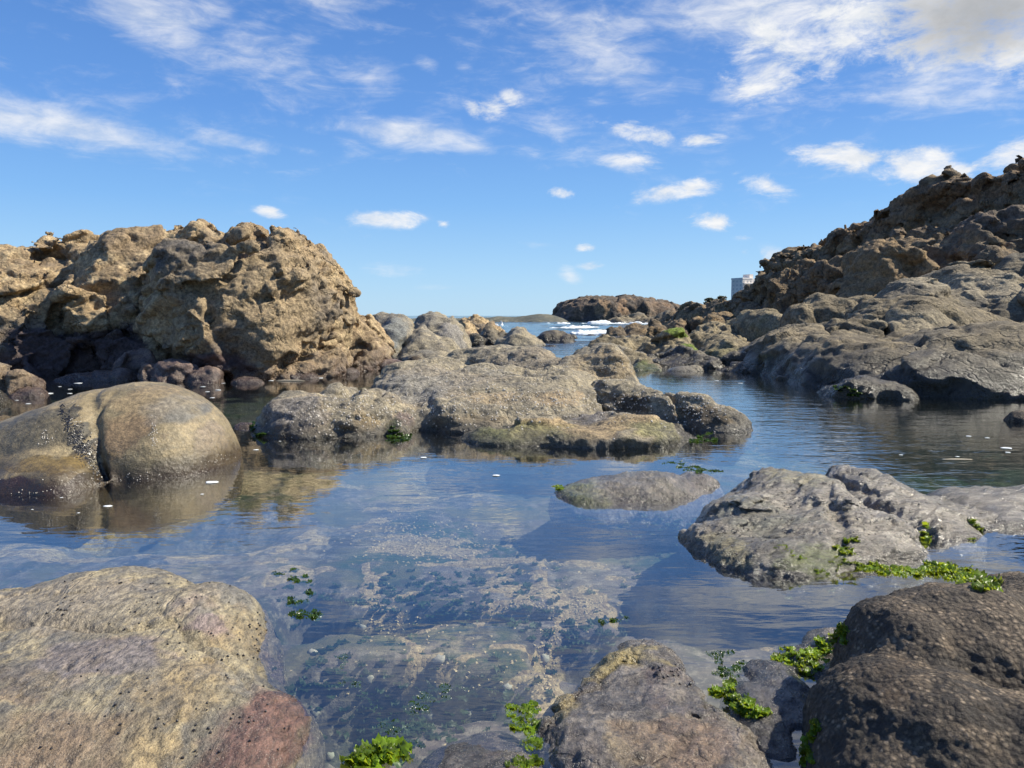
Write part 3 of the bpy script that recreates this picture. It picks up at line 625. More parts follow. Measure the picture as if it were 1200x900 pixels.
rock('low_rock', 'long low grey barnacled rock with rounded lobes lying across the middle of the pool', 'rock', soft(L, 1.7), 0.0165, M_CENTRE, 0.13, field=fld, margin=0.12, warp_fa=(1.6, 0.035, 2), zmin=-0.3,
     disp=dsum(dfac(2.6, .009, .4, .8, .035, (.6, 1, 1.6)), dn(5, .010, 3, True, (.35, 1, 2.4), .1), dfac(9, .0025, .35, .4), dn(14, 0.005, 5, True, (1, 1, 1.2)), dn(45, 0.003, 3), dpits(18, .012, .3)),
     paint=[P(700, 500, 3.8, (.5, .3, .08), SAND, .8), P(600, 505, 3.7, (.35, .3, .06), (0.22, 0.21, 0.08), .8), P(560, 505, 3.75, (.2, .3, .08), (0.15, 0.16, 0.06), .7), P(790, 510, 3.75, (.25, .25, .08), (0.20, 0.21, 0.09), .7), P(690, 485, 3.95, (.2, .15, .04), (.17, .16, .155), .9),
            P(390, 500, 3.85, (.28, .2, .05), ORNG, .5), P(430, 490, 3.85, (.1, .2, .1), (0.28, 0.21, 0.11), .6), P(345, 480, 3.95, (.26, .35, .16), (.19, .185, .18), .8), P(480, 455, 4.4, (.3, .5, .12), (.22, .215, .195), .75), P(620, 420, 6.2, (.6, .6, .2), (.22, .21, .185), .6), P(480, 490, 3.9, (.08, .12, .06), (.19, .15, .15), .8),
            P(740, 470, 4.3, (.25, .2, .06), (0.06, 0.05, 0.036), .9), P(820, 485, 4.0, (.16, .25, .07), (0.06, 0.048, 0.035), .9), P(545, 490, 4.0, (.3, .25, .05), (0.08, 0.075, 0.06), .6), P(460, 500, 3.85, (.05, .2, .07), (0.03, 0.05, 0.015), .9),
            P(700, 430, 6.1, (.35, .6, .25), (0.24, 0.19, 0.12), .6), P(500, 440, 4.7, (.5, .6, .15), (0.26, 0.245, 0.21), .7), P(590, 462, 4.2, (.3, .3, .05), (0.36, 0.29, 0.2), .6), P(660, 462, 4.3, (.3, .3, .05), (0.36, 0.27, 0.17), .6)])
rock('low_rock', 'small flat mauve grey rock just breaking the water beside the striated rock', 'rock', soft([E(745, 555, 2.62, 72, .2, .075), E(700, 566, 2.55, 48, .16, .05), E(818, 556, 2.72, 26, .10, .05), E(775, 558, 2.6, 44, .16, .06)], 2.5), 0.0095, M_WET, 0.03,
     field=chain(lumps(4, .010, 3), lumps(10, .004, 3, True)), margin=.05, zmin=-.2, disp=dsum(dn(22, .004, 5, True, (1, .5, 1), .5), dn(60, .0015, 3)),
     paint=[P(690, 575, 2.7, (.16, .2, .05), (0.17, 0.175, 0.07), .8), P(740, 565, 2.8, (.2, .2, .06), MAUVE, .7)])

# ------------------------------------------------------------------ boulders nearest the camera
L = [E(176, 451, 3.2, 88, .40, .40), E(130, 459, 3.12, 56, .38, .36), E(95, 468, 3.08, 56, .38, .35), E(205, 470, 3.1, 66, .34, .33), E(50, 482, 3.04, 72, .36, .32), E(-15, 502, 2.98, 60, .34, .26), E(40, 541, 2.68, 70, .16, .16), E(80, 551, 2.65, 32, .12, .12), E(-70, 520, 2.9, 60, .3, .25)]
rock('cracked_boulder', 'smooth round olive brown boulder split by a dark barnacle filled crack on the left', 'boulder', L, 0.0095, M_BOULDER, 0.09,
     field=chain(lumps(2.2, .012, 2, False, (1, 1, 1), 3.0), cut(pt(97, 525, 2.72), (.90, .1, .42), .020, .022, 4, .014, .42), cut(pt(112, 482, 2.88), (.95, .1, -.28), .006, .012, 5, .008, .16)), margin=.07, zmin=-.25,
     disp=dsum(dn(7, .004, 4), dn(30, .0012, 3)),
     paint=[P(80, 482, 2.85, (.035, .3, .035), BLK, .9), P(90, 505, 2.75, (.05, .25, .05), BLK, 1), P(105, 530, 2.7, (.05, .25, .06), BLK, 1), P(118, 556, 2.66, (.03, .25, .05), BLK, 1),
            P(150, 500, 2.8, (.14, .3, .12), (0.30, 0.205, 0.105), .8), P(175, 465, 3.0, (.2, .4, .07), (0.36, 0.27, 0.14), .7), P(205, 548, 2.75, (.36, .4, .06), (0.11, 0.10, 0.04), .55), P(60, 540, 2.7, (.2, .2, .035), (0.22, 0.15, 0.045), .8), P(20, 575, 2.62, (.2, .2, .05), DARKP, .9),
            P(240, 555, 2.75, (.22, .25, .025), DARKP, .7), P(220, 475, 3.0, (.16, .3, .06), (0.2, 0.19, 0.16), .6), P(255, 510, 2.95, (.08, .2, .1), (0.33, 0.25, 0.16), .6), P(30, 500, 2.8, (.2, .3, .1), (0.17, 0.145, 0.09), .7)])
L = [E(105, 681, 1.47, 176, .30, .20), E(222, 699, 1.40, 84, .24, .16), E(40, 742, 1.22, 280, .40, .20), E(180, 750, 1.22, 124, .34, .2), E(60, 810, 1.02, 300, .36, .22), E(195, 808, 1.06, 116, .26, .15), E(-120, 720, 1.25, 160, .4, .22), E(285, 862, .98, 74, .2, .08), E(-200, 850, .9, 300, .4, .25)]
rock('foreground_boulder', 'broad yellowish grey boulder with purple foot and tiny black snails at bottom left', 'boulder', soft(L, 2.7), 0.0055, M_YELLOW, 0.05,
     field=chain(lumps(3.2, .010, 2, False, (1, 1, 1), 1.0), cut(pt(150, 726, 1.28), (-.05, .7, -.7), .012, .018, 5, .012, .24), cut(pt(50, 716, 1.3), (.12, .75, -.65), .014, .024, 5, .01, .16), cut(pt(255, 745, 1.22), (.5, .7, -.5), .010, .012, 5, .012, .16)), margin=.045, zmin=-.2,
     disp=dsum(dn(11, .0035, 4, False, (1, .6, 1), .6), dn(50, .0016, 4, True, (1, .5, 1), .6), dfac(9, .0030, .4, .7, .035, (1, .6, 1))),
     paint=[P(325, 840, 1.08, (.09, .28, .07), PUR, .8), P(290, 890, .98, (.11, .2, .05), PUR, .6), P(330, 790, 1.2, (.05, .14, .05), MAUVE, .9), P(215, 800, 1.1, (.10, .14, .05), YEL, .5), P(180, 880, .95, (.05, .06, .04), YEL, .5), P(290, 740, 1.3, (.14, .16, .05), YEL, .5), P(180, 705, 1.4, (.1, .1, .04), YEL, .4),
            P(90, 770, 1.12, (.06, .12, .05), ORNG, .5), P(110, 700, 1.4, (.3, .16, .05), (0.40, 0.36, 0.25), .6), P(235, 705, 1.36, (.05, .06, .03), (0.24, 0.17, 0.16), .45), P(20, 800, 1.05, (.1, .1, .06), (0.10, 0.07, 0.055), .5), P(60, 880, .95, (.16, .12, .05), (0.26, 0.20, 0.12), .6), P(130, 760, 1.15, (.16, .12, .04), (0.21, 0.2, 0.19), .7), P(255, 730, 1.3, (.06, .05, .03), (0.24, 0.18, 0.2), .6)])
L = [E(758, 772, 1.27, 46, .13, .05), E(750, 804, 1.17, 92, .17, .07), E(762, 850, 1.06, 145, .2, .09), E(775, 905, .95, 190, .22, .11), E(865, 888, .98, 66, .14, .05), E(680, 862, 1.04, 50, .12, .04)]
rock('foreground_boulder', 'wet mauve grey pointed rock rising out of the water at bottom centre', 'boulder', soft(L, 3), 0.0052, M_MAUVE, 0.05,
     field=chain(lumps(5, .007, 3), lumps(14, .003, 3, True), facets(7, .008, .3, .06, 1.2, .3, (1, 1, 1), 2.2, 1.0)), margin=.045, zmin=-.2, disp=dsum(dn(26, .0034, 5, True, (1, .7, 1), -.4), dn(70, .0014, 3)),
     paint=[P(700, 765, 1.3, (.14, .08, .06), (0.30, 0.235, 0.10), .85), P(640, 815, 1.2, (.05, .1, .06), (0.28, 0.22, 0.11), .7), P(800, 870, 1.0, (.12, .1, .05), (0.21, 0.135, 0.115), .7), P(880, 840, 1.1, (.05, .12, .05), (0.26, 0.23, 0.22), .6), P(745, 870, 1.0, (.06, .06, .05), (0.24, 0.18, 0.115), .6)])
rock('foreground_boulder', 'low wet grey rock mostly under water left of the pointed mauve rock', 'boulder', [E(575, 876, 1.03, 62, .1, .05), E(540, 895, .98, 70, .1, .06), E(610, 895, .98, 40, .08, .05)], 0.0052, M_MAUVE, 0.03,
     field=lumps(6, .006, 3), margin=.03, zmin=-.2, disp=dn(26, .002, 5, True))
L = [E(905, 785, 1.22, 56, .12, .08), E(930, 815, 1.14, 70, .14, .1), E(900, 850, 1.06, 50, .12, .07), E(985, 742, 1.34, 44, .10, .07), E(960, 770, 1.28, 50, .12, .06), E(1040, 735, 1.4, 50, .14, .07), E(880, 815, 1.13, 30, .1, .05)]
rock('wet_rock', 'glossy dark wet rock between the pointed mauve rock and the barnacled boulder', 'rock', soft(L, 2.2), 0.0055, M_WET, 0.025, field=chain(lumps(6, .008, 3), lumps(16, .003, 3, True)), margin=.035, zmin=-.2, disp=dsum(dn(26, .003, 5, True, (1, .5, 1), .7), dn(70, .001, 3)),
     paint=[P(910, 820, 1.15, (.3, .3, .1), (0.095, 0.085, 0.085), .7)])
L = [E(1140, 692, 1.12, 150, .20, .22), E(1060, 712, 1.10, 70, .16, .18), E(1230, 680, 1.15, 120, .24, .24), E(1050, 780, .98, 96, .16, .17), E(1120, 800, .92, 130, .15, .18), E(1000, 800, .99, 46, .12, .16), E(1040, 860, .9, 110, .16, .2), E(1230, 830, .86, 120, .16, .2), E(1300, 760, 1.0, 100, .3, .3)]
rock('barnacled_boulder', 'dark brown barnacle crusted boulder in two bulges at bottom right', 'boulder', L, 0.0042, M_BARN, 0.018, field=chain(lumps(5, .010, 2), lumps(22, .0035, 3)), margin=.04, zmin=-.2,
     disp=dsum(dbumps(95, .0036), dbumps(210, .0018), dn(30, .002, 3)),
     paint=[P(1120, 700, 1.1, (.25, .3, .05), (0.20, 0.155, 0.11), .5), P(1020, 780, 1.0, (.07, .1, .05), (0.20, 0.11, 0.05), .5), P(960, 800, 1.0, (.03, .2, .2), (0.035, 0.033, 0.02), .7)])
L = [E(915, 553, 2.28, 58, .22, .14), E(960, 560, 2.2, 58, .25, .14), E(988, 548, 2.46, 24, .14, .1), E(1025, 558, 2.34, 48, .28, .13), E(1065, 578, 2.26, 60, .26, .10), E(960, 604, 1.97, 78, .2, .11), E(880, 586, 2.12, 54, .22, .10), E(1030, 612, 2.0, 54, .18, .09), E(890, 633, 1.88, 62, .15, .04), E(848, 622, 1.97, 44, .15, .035), E(950, 657, 1.8, 54, .1, .045), E(1110, 590, 2.32, 50, .2, .06), E(1150, 592, 2.35, 40, .16, .04)]
rock('striated_rock', 'grooved shiny grey rock fringed with bright green algae right of the pool', 'rock', soft(L, 1.9), 0.0060, M_STRIATE, 0.045,
     field=chain(lumps(4, .018, 4, False, (1, 1, 1), 7.0), cut(pt(978, 605, 2.0), (.9, -.25, .25), .02, .018, 4, .03, .2), cut(pt(900, 625, 1.9), (.2, .75, -.6), .010, .014, 3, .02, .22), cut(pt(1000, 560, 2.3), (.85, .4, .2), .012, .010, 4, .02, .16), facets(6, .010, .3, .06, 1.2, .3, (.5, 1.3, 1), 5.2, 1.0)), margin=.06, zmin=-.2, warp_fa=(3, .012, 2),
     disp=dsum(dn(12, .0055, 5, True, (.25, 1.2, .8), .75), dn(46, .0036, 4, True, (.12, 1, 1), .75), dfac(7, .005, .4, .8, .035, (.4, 1.2, 1)), dpits(34, .005, .3)),
     paint=[P(960, 655, 1.8, (.14, .1, .04), (0.13, 0.14, 0.05), .7), P(840, 640, 1.9, (.12, .2, .03), (0.27, 0.22, 0.13), .7), P(985, 605, 2.0, (.05, .1, .06), (0.33, 0.24, 0.17), .6), P(935, 552, 2.2, (.1, .15, .05), (0.33, 0.28, 0.19), .7), P(890, 600, 2.0, (.2, .2, .06), (0.17, 0.155, 0.145), .6)])
rock('striated_rock', 'low grey rock ledge awash at the right edge behind the striated rock', 'rock', soft([Z(1175, 573, .05, 50, .18, .06), Z(1230, 572, .06, 50, .2, .06), Z(1185, 598, .03, 46, .12, .04), Z(1130, 577, .04, 34, .14, .04)], 2.5), 0.009, M_STRIATE, .03, field=lumps(6, .01, 3), margin=.05, zmin=-.15, disp=dn(20, .005, 5, True, (.4, 1, 1), .5))
rock('wet_rock', 'small rough grey stone under the algae strip in front of the striated rock', 'stone', [E(1090, 684, 1.70, 38, .08, .06), E(1060, 690, 1.7, 24, .06, .05), E(1120, 690, 1.68, 24, .06, .05)], 0.006, M_WET, .02, field=lumps(8, .005, 3), margin=.03, zmin=-.15, disp=dn(50, .003, 4),
     paint=[P(1090, 684, 1.7, (.1, .1, .03), (0.16, 0.16, 0.13), .6)])

# ------------------------------------------------------------------ stones along the left waterline
stones = [(285, 497, 4.15, 17, .07, .09, M_PURPLE, 'small round slate grey stone with a wet foot left of the low rock'), (290, 442, 6.85, 20, .1, .1, M_PURPLE, 'flat oval stone at the foot of the tall outcrop'),
          (198, 421, 7.1, 34, .25, .26, M_PURPLE, 'largest purple brown stone under the overhang of the outcrop'), (238, 432, 7.0, 22, .2, .18, M_PURPLE, 'reddish purple stone right of the largest stone under the overhang'),
          (162, 408, 7.5, 26, .22, .3, M_PURPLE, 'rounded purple stone wedged beneath the overhang'), (128, 430, 7.2, 30, .2, .16, M_PURPLE, 'low mauve stone at the mouth of the dark hollow'), (90, 437, 7.2, 26, .2, .14, M_PURPLE, 'flattest mauve stone at the left of the dark hollow'),
          (8, 428, 5.9, 26, .25, .3, M_TAN, 'brown waterside rock cut by the left edge of the photo'), (34, 452, 5.8, 20, .2, .16, M_PURPLE, 'dark red brown rock beside the waterside rock on the left edge'), (-14, 460, 5.2, 22, .25, .22, M_SLAB, 'pale rock in the corner behind the cracked boulder'),
          (395, 425, 8.0, 26, .2, .12, M_PURPLE, 'weedy red brown stone below the right end of the outcrop'), (350, 434, 7.4, 24, .15, .1, M_PURPLE, 'weed covered low stone in front of the outcrop'), (430, 416, 9.2, 26, .25, .14, M_PURPLE, 'mauve stone beyond the weedy stone at the channel'), (460, 421, 8.6, 22, .2, .1, M_PURPLE, 'shiny lilac grey stone beside the low rock'), (487, 417, 9.6, 8, .1, .09, M_BARN, 'small dark stone on the channel bank behind the low rock'), (505, 412, 10.2, 34, .3, .12, M_CENTRE, 'flat grey stone below the long ribbed boulder')]
for i, (px, py, d, w, ry, rz, mt, lab) in enumerate(stones):
    rock('shore_stone', lab, 'stone', [E(px, py, d, w, ry, rz), E(px + w * .45, py + 3, d - ry * .3, w * .6, ry * .7, rz * .8)], max(.010, d * .0026), mt, .05, field=chain(lumps(4, rz * .18, 3, False, (1, 1, 1), i * 2.7), facets(3.5, rz * .2, .4, .12, 1, .3, (1, 1, 1), i * 1.3)), margin=rz * .6 + .02, zmin=-.2, disp=dn(18, .008, 4, True), group='stones along the left waterline')
# ------------------------------------------------------------------ pool bed and sea floor (one sheet)
def seg_mask(X, Y, pts, width, z=-0.14):
    q = np.array([at(a, b, z)[:2] for a, b in pts])
    best = np.full(X.shape, 1e9)
    for i in range(len(q) - 1):
        a, b = q[i], q[i + 1]; ab = b - a; L2 = ab @ ab + 1e-9
        t = np.clip(((X - a[0]) * ab[0] + (Y - a[1]) * ab[1]) / L2, 0, 1)
        best = np.minimum(best, np.hypot(X - a[0] - t * ab[0], Y - a[1] - t * ab[1]))
    return best / width
def blob_mask(X, Y, px, py, rx, ry, z=-0.14):
    c = at(px, py, z); return np.hypot((X - c[0]) / rx, (Y - c[1]) / ry)
cols = np.linspace(-1100, 2300, 640); rows = np.concatenate([np.geomspace(0.35, 8, 330), np.geomspace(8.3, 130, 50)])
XX = ((cols[None, :] - 600) / F) * rows[:, None]; YY = np.repeat(rows[:, None], len(cols), 1)
X, Y = XX.ravel(), YY.ravel()
p3 = np.stack([X, Y, np.zeros_like(X)], axis=1).astype(np.float32)
w3 = warp(p3, 2.2, 0.10, 3)
f1, f2, cid, _ = worley(np.stack([w3[:, 0] * 1.5, w3[:, 1] * 1.15, np.full(len(X), .5, np.float32)], axis=1))
edge = f2 - f1
nz_ = fbm(p3 * 3.0, 4); nf_ = fbm(p3 * 11.0, 4)
Z = -0.16 + 0.010 * (_RND[cid][:, 0] - .5) + 0.010 * nz_ - 0.010 * np.exp(-(edge / .05) ** 2)
deep = np.zeros(len(X))
for (px, py, rx, ry, a) in [(350, 712, .10, .14, 1), (440, 720, .16, .06, .7), (540, 715, .26, .06, .9), (900, 640, .22, .18, .4), (880, 690, .2, .14, .4), (700, 755, .14, .10, .9), (450, 800, .22, .14, .9), (400, 850, .14, .12, .9), (640, 620, .22, .14, .25), (780, 720, .12, .08, .6), (620, 560, .8, .3, .25), (960, 480, 2.0, 1.6, .8), (200, 620, .4, .25, .4)]:
    deep = np.maximum(deep, a * (1 - smooth(.3, 1.25, blob_mask(X, Y, px, py, rx, ry) + .35 * nz_)))
Z -= 0.20 * deep
sand = np.zeros(len(X))
LINES = [([(632, 655), (640, 690), (655, 725), (648, 760), (640, 800), (632, 850), (630, 890)], .020), ([(432, 672), (500, 655), (565, 650), (620, 645), (700, 655), (780, 680), (850, 712)], .016), ([(560, 728), (610, 712), (660, 715), (710, 700)], .028),
         ([(430, 728), (500, 730), (560, 722)], .018), ([(520, 775), (570, 752), (640, 748)], .014), ([(560, 800), (600, 780), (645, 765)], .012), ([(740, 700), (800, 712), (840, 730), (790, 735)], .034), ([(430, 655), (436, 690), (430, 700)], .02), ([(640, 735), (690, 715), (715, 712)], .03),
         ([(850, 640), (760, 600), (640, 600)], .012), ([(470, 735), (488, 750), (480, 770)], .012), ([(470, 690), (520, 683)], .016), ([(800, 715), (860, 735), (900, 750)], .02), ([(300, 640), (400, 620), (460, 600)], .03), ([(560, 640), (660, 625), (740, 590)], .014)]
for ptl, wd in LINES:
    s = seg_mask(X, Y, ptl, wd * .95); sand = np.maximum(sand, 1 - smooth(.35, 1.25, s + 1.5 * nf_ + .9 * nz_))
for (px, py, rx, ry) in [(480, 632, .15, .13), (540, 640, .12, .06), (600, 650, .12, .05), (350, 665, .16, .08), (120, 640, .5, .12), (60, 610, .3, .14), (640, 520, 1.2, .3), (760, 530, .6, .2), (230, 560, .7, .25)]:
    sand = np.maximum(sand, .85 * (1 - smooth(.5, 1.2, blob_mask(X, Y, px, py, rx, ry) + .6 * nf_ + .4 * nz_)))
gap = 1 - smooth(.03, .09, edge + .03 * nf_)
sand = np.maximum(sand, gap * .4 * smooth(0, .3, nz_)); sand = np.maximum(sand, .7 * smooth(.38, .70, fbm(p3 * 4.1 + 3.3, 5, .6)) * (1 - deep))
Z = Z + .006 * sand + 0.005 * nf_
right = smooth(.9, 2.4, X) * smooth(2.2, 4, Y)              # deeper channel under the right hand slab
Z -= right * .25
Z -= smooth(9, 22, Y) * 1.4
Z = np.minimum(Z, -0.05)
alg = smooth(.05, .55, fbm(p3 * 2.3 + 9.0, 4)) * (1 - sand)
V = np.stack([X, Y, Z], axis=1)
nr, nc = XX.shape
ii = np.arange(nr * nc).reshape(nr, nc)
Fb = np.stack([ii[:-1, :-1], ii[:-1, 1:], ii[1:, 1:], ii[1:, :-1]], axis=-1).reshape(-1, 4)
m = bpy.data.materials.new('pool_bed_rock'); T = NT(m)
tc = T.n('ShaderNodeTexCoord'); v = tc.outputs['Object']
am = T.n('ShaderNodeAttribute', attribute_name='mask'); sx = T.n('ShaderNodeSeparateColor'); T.l(am.outputs['Color'], sx.inputs[0])
n1 = T.noise(v, 5, 6, .65, .4); n2 = T.noise(v, 34, 6, .7); n3 = T.noise(v, 140, 4, .7)
n4 = T.noise(v, 13, 6, .7, .5); c = T.mix(T.map(n1, .42, .58), (0.06, 0.044, 0.04), (0.17, 0.122, 0.10)); c = T.mix(T.map(n2, .48, .62), c, (0.27, 0.21, 0.165)); c = T.mix(T.math('MULTIPLY', T.map(n4, .52, .62), .75), c, (0.05, 0.05, 0.028)); c = T.mix(T.map(T.noise(v, 2.3, 4, .6, .5), .5, .62), c, T.mix(n2, (0.07, 0.06, 0.025), (0.19, 0.15, 0.075)))
c = T.mix(T.math('MULTIPLY', sx.outputs[1], T.map(n4, .38, .56)), c, (0.03, 0.06, 0.022))
vs = T.n('ShaderNodeTexVoronoi'); vs.inputs['Scale'].default_value = 75; T.l(v, vs.inputs['Vector'])
vcol = T.n('ShaderNodeSeparateColor'); T.l(vs.outputs['Color'], vcol.inputs[0])
peb = T.mix(vcol.outputs[0], (0.22, 0.14, 0.075), (0.50, 0.345, 0.19))
sf = T.map(T.math('ADD', sx.outputs[0], T.math('MULTIPLY', T.math('SUBTRACT', n2, .5), .7)), .35, .6)
c = T.mix(sf, c, peb)
hg = T.math('ADD', n2, T.math('MULTIPLY', T.math('MULTIPLY', vs.outputs['Distance'], -.5), sf))
bp = T.n('ShaderNodeBump', i_Strength=.7, i_Distance=.012); T.l(hg, bp.inputs['Height'])
bs = T.n('ShaderNodeBsdfPrincipled', i_Roughness=.9); T.l(c, bs.inputs['Base Color']); T.l(bp.outputs[0], bs.inputs['Normal'])
T.l(bs.outputs[0], T.n('ShaderNodeOutputMaterial').inputs[0])
me = mesh_from('pool_bed', V, Fb, m)
A = np.stack([sand, alg, deep, np.ones_like(sand)], axis=1).astype(np.float32)
a_ = me.attributes.new('mask', 'FLOAT_COLOR', 'POINT'); a_.data.foreach_set('color', A.ravel())
tag(link('pool_bed', me), 'rocky tide pool floor of mauve slabs with sandy cracks', 'ground', kind='structure')

# ------------------------------------------------------------------ placing small things on what is already built
bpy.context.view_layer.update()
DG = bpy.context.evaluated_depsgraph_get()
CAM = Vector((0, 0, H))
def pick(px, py):
    r = Vector(ray(px, py)).normalized()
    ok, loc, nor, fi, ob, mx = scene.ray_cast(DG, CAM, r)
    if not ok or loc.z < 0:
        a = at(px, py, 0); return Vector(a), Vector((0, 0, 1)), None
    return loc, nor, ob
def drop(x, y):
    ok, loc, nor, fi, ob, mx = scene.ray_cast(DG, Vector((x, y, 1.2)), Vector((0, 0, -1)))
    return (loc, nor, ob) if ok else (Vector((x, y, 0)), Vector((0, 0, 1)), None)

M_LET = plain_mat('sea_lettuce_leaf', (0.115, 0.19, 0.013), 0.36, 0.75, 26, trans=(0.42, 0.50, 0.03), spec=.35)
M_LETD = plain_mat('dark_weed_leaf', (0.035, 0.075, 0.014), 0.25, 0.45, 45, trans=(0.08, 0.14, 0.02))
def leaves(spots, n, size, seed, lift=.5, exact=False):
    g = np.random.default_rng(seed); VV = []; FF = []
    for s in range(len(spots) if exact else int(n * 1.5)):
        bx, by, bz, nx_, ny_, nz2 = spots[s] if exact else spots[g.integers(len(spots))]
        sz = size * g.uniform(.4, 1.1); a = g.uniform(0, 6.283); tilt = g.uniform(.05, .95)
        nu, nv = 5, 8; base = sum(len(q) for q in VV)
        u = np.linspace(-1, 1, nu)[None, :].repeat(nv, 0); t = np.linspace(0, 1, nv)[:, None].repeat(nu, 1)
        wid = .25 + .75 * np.sin(np.pi * np.clip(t * .85 + .1, 0, 1))
        ru = .42 * np.abs(u) ** 1.5 * np.sin(t * g.uniform(9, 17) + np.sign(u) * 1.3 + g.uniform(0, 6)) + .12 * np.sin(u * 3 + g.uniform(0, 6))
        lx = u * wid * .62 * sz; el = tilt - t * g.uniform(.2, 1.4)
        ly = np.cumsum(np.cos(el), 0) * sz / nv; lz = np.cumsum(np.sin(el), 0) * sz / nv * lift * 1.6 + ru * sz * .55
        px_ = lx * math.cos(a) - ly * math.sin(a); py_ = lx * math.sin(a) + ly * math.cos(a)
        P_ = np.stack([px_ + bx, py_ + by, np.maximum(lz, -.3 * sz) + bz], -1).reshape(-1, 3)
        VV.append(P_)
        k = np.arange(nu * nv).reshape(nv, nu) + base
        FF.append(np.stack([k[:-1, :-1], k[:-1, 1:], k[1:, 1:], k[1:, :-1]], -1).reshape(-1, 4))
    return np.concatenate(VV), np.concatenate(FF)
def lettuce(name, label, spots_px, n, size, mat, lift=.5, sink=0.0, group=None):
    g = np.random.default_rng(len(label) * 7 + n); sp = []
    for (px, py, rx, ry) in spots_px:
        for q in range(max(6, int(rx * .8))):
            a = g.uniform(0, 6.28); r_ = math.sqrt(g.uniform(0, 1))
            loc, nor, ob = pick(px + rx * r_ * math.cos(a), py + ry * r_ * math.sin(a))
            sp.append((loc.x, loc.y, loc.z - .002 - sink, nor.x, nor.y, nor.z))
    ch = [sp[i] for i in g.integers(len(sp), size=int(n * 2.1))]
    while True:                                          # a weed clump hangs together: bridge any gap with a few leaves
        A = np.array(ch)[:, :3]; D_ = np.linalg.norm(A[:, None] - A[None], axis=2)
        lab = np.arange(len(A)); near = D_ < .017
        for _ in range(len(A)):
            new = np.array([lab[near[i]].min() for i in range(len(A))])
            if (new == lab).all(): break
            lab = new
        if (lab == lab[0]).all(): break
        m0 = lab == lab[0]; Dm = np.where(m0[:, None] & ~m0[None], D_, 1e9); i, j = np.unravel_index(Dm.argmin(), Dm.shape)
        for t in np.linspace(0, 1, int(Dm[i, j] / .011) + 2)[1:-1]:
            x, y = A[i, :2] * (1 - t) + A[j, :2] * t; loc, nor, ob = drop(x, y)
            zz = max(loc.z, 0) if max(A[i, 2], A[j, 2]) < .02 else A[i, 2] * (1 - t) + A[j, 2] * t
            ch.append((x, y, zz - .002, 0, 0, 1))
    Vv, Ff = leaves(ch, n, size * .82, n + len(label), lift, True)
    o_ = np.array([np.mean([s[0] for s in sp]), np.mean([s[1] for s in sp]), np.min([s[2] for s in sp])])
    return tag(link(name, mesh_from(name, Vv - o_, Ff, mat), o_), label, 'seaweed', group)
lettuce('sea_lettuce', 'long bright green frilly weed strip in front of the striated rock, by the barnacled boulder', [(1085, 668, 22, 7), (1110, 668, 26, 8), (1135, 678, 20, 6), (1158, 686, 10, 4)], 210, .022, M_LET, .75)
lettuce('sea_lettuce', 'yellow green low weed along the front foot of the striated rock', [(1040, 666, 26, 7), (1020, 664, 16, 5), (1060, 670, 14, 5)], 150, .016, M_LET, .6)
lettuce('sea_lettuce', 'sparse small leaved weed in the hollow of the striated rock', [(990, 655, 22, 10), (970, 668, 14, 6), (1010, 662, 16, 7)], 130, .010, M_LET, .5)
lettuce('sea_lettuce', 'rounded green tuft high in the hollow of the striated rock', [(998, 632, 8, 5), (984, 645, 12, 5)], 70, .014, M_LET, .8)
lettuce('sea_lettuce', 'thin line of moss green weed on the left shelf of the striated rock', [(925, 648, 10, 4), (940, 652, 8, 3), (915, 640, 6, 3)], 45, .010, M_LET, .5)
lettuce('sea_lettuce', 'single bushy green tuft on the right flank of the striated rock', [(1084, 622, 6, 7), (1086, 632, 4, 4)], 50, .015, M_LET, .9)
lettuce('sea_lettuce', 'small green tuft standing in the water right of the striated rock', [(1141, 613, 6, 4), (1146, 618, 4, 4)], 34, .014, M_LET, .8)
lettuce('sea_lettuce', 'tiny floating green sprig below the small tuft in the water', [(1140, 631, 5, 2)], 14, .010, M_LET, .5)
lettuce('sea_lettuce', 'dense green weed clump on the dark wet rock beside the barnacled boulder', [(985, 742, 16, 9), (960, 760, 16, 9), (935, 768, 26, 12), (950, 782, 16, 8)], 300, .015, M_LET, .6)
lettuce('sea_lettuce', 'brightest yellow green weed in the cleft beside the pointed mauve rock', [(855, 808, 20, 8), (870, 825, 18, 8), (885, 835, 10, 5)], 170, .016, M_LET, .7)
lettuce('sea_lettuce', 'dark wet weed floating above the brightest weed in the cleft', [(845, 765, 14, 4), (860, 780, 22, 8), (850, 790, 16, 5)], 110, .012, M_LETD, .4)
lettuce('sea_lettuce', 'mid green weed hanging down the left edge of the pointed mauve rock', [(612, 832, 18, 8), (618, 850, 16, 12), (622, 870, 12, 8)], 190, .013, M_LET, .5)
lettuce('sea_lettuce', 'yellow green weed scrap at the bottom edge beside the pointed mauve rock', [(615, 895, 18, 6)], 60, .013, M_LET, .6)
lettuce('sea_lettuce', 'glossy large leaved green weed at the bottom edge in the water', [(445, 884, 18, 8), (460, 880, 14, 8), (425, 895, 16, 6)], 46, .028, M_LET, .9)
lettuce('sea_lettuce', 'dark green weed raft at the water surface above the large leaved weed', [(460, 850, 22, 8), (490, 830, 18, 8), (505, 815, 20, 6), (530, 806, 18, 4)], 120, .011, M_LETD, .3)
lettuce('sea_lettuce', 'scattered dark sprigs left of the bottom edge weed raft', [(480, 872, 26, 6), (410, 800, 12, 3), (400, 768, 10, 2)], 44, .010, M_LETD, .3)
lettuce('sea_lettuce', 'topmost dark sprig beside the yellowish foreground boulder', [(325, 671, 8, 3), (345, 668, 4, 2)], 26, .012, M_LETD, .5)
lettuce('sea_lettuce', 'second sprig down of the weed patch by the yellowish foreground boulder', [(352, 679, 12, 4)], 34, .013, M_LETD, .6)
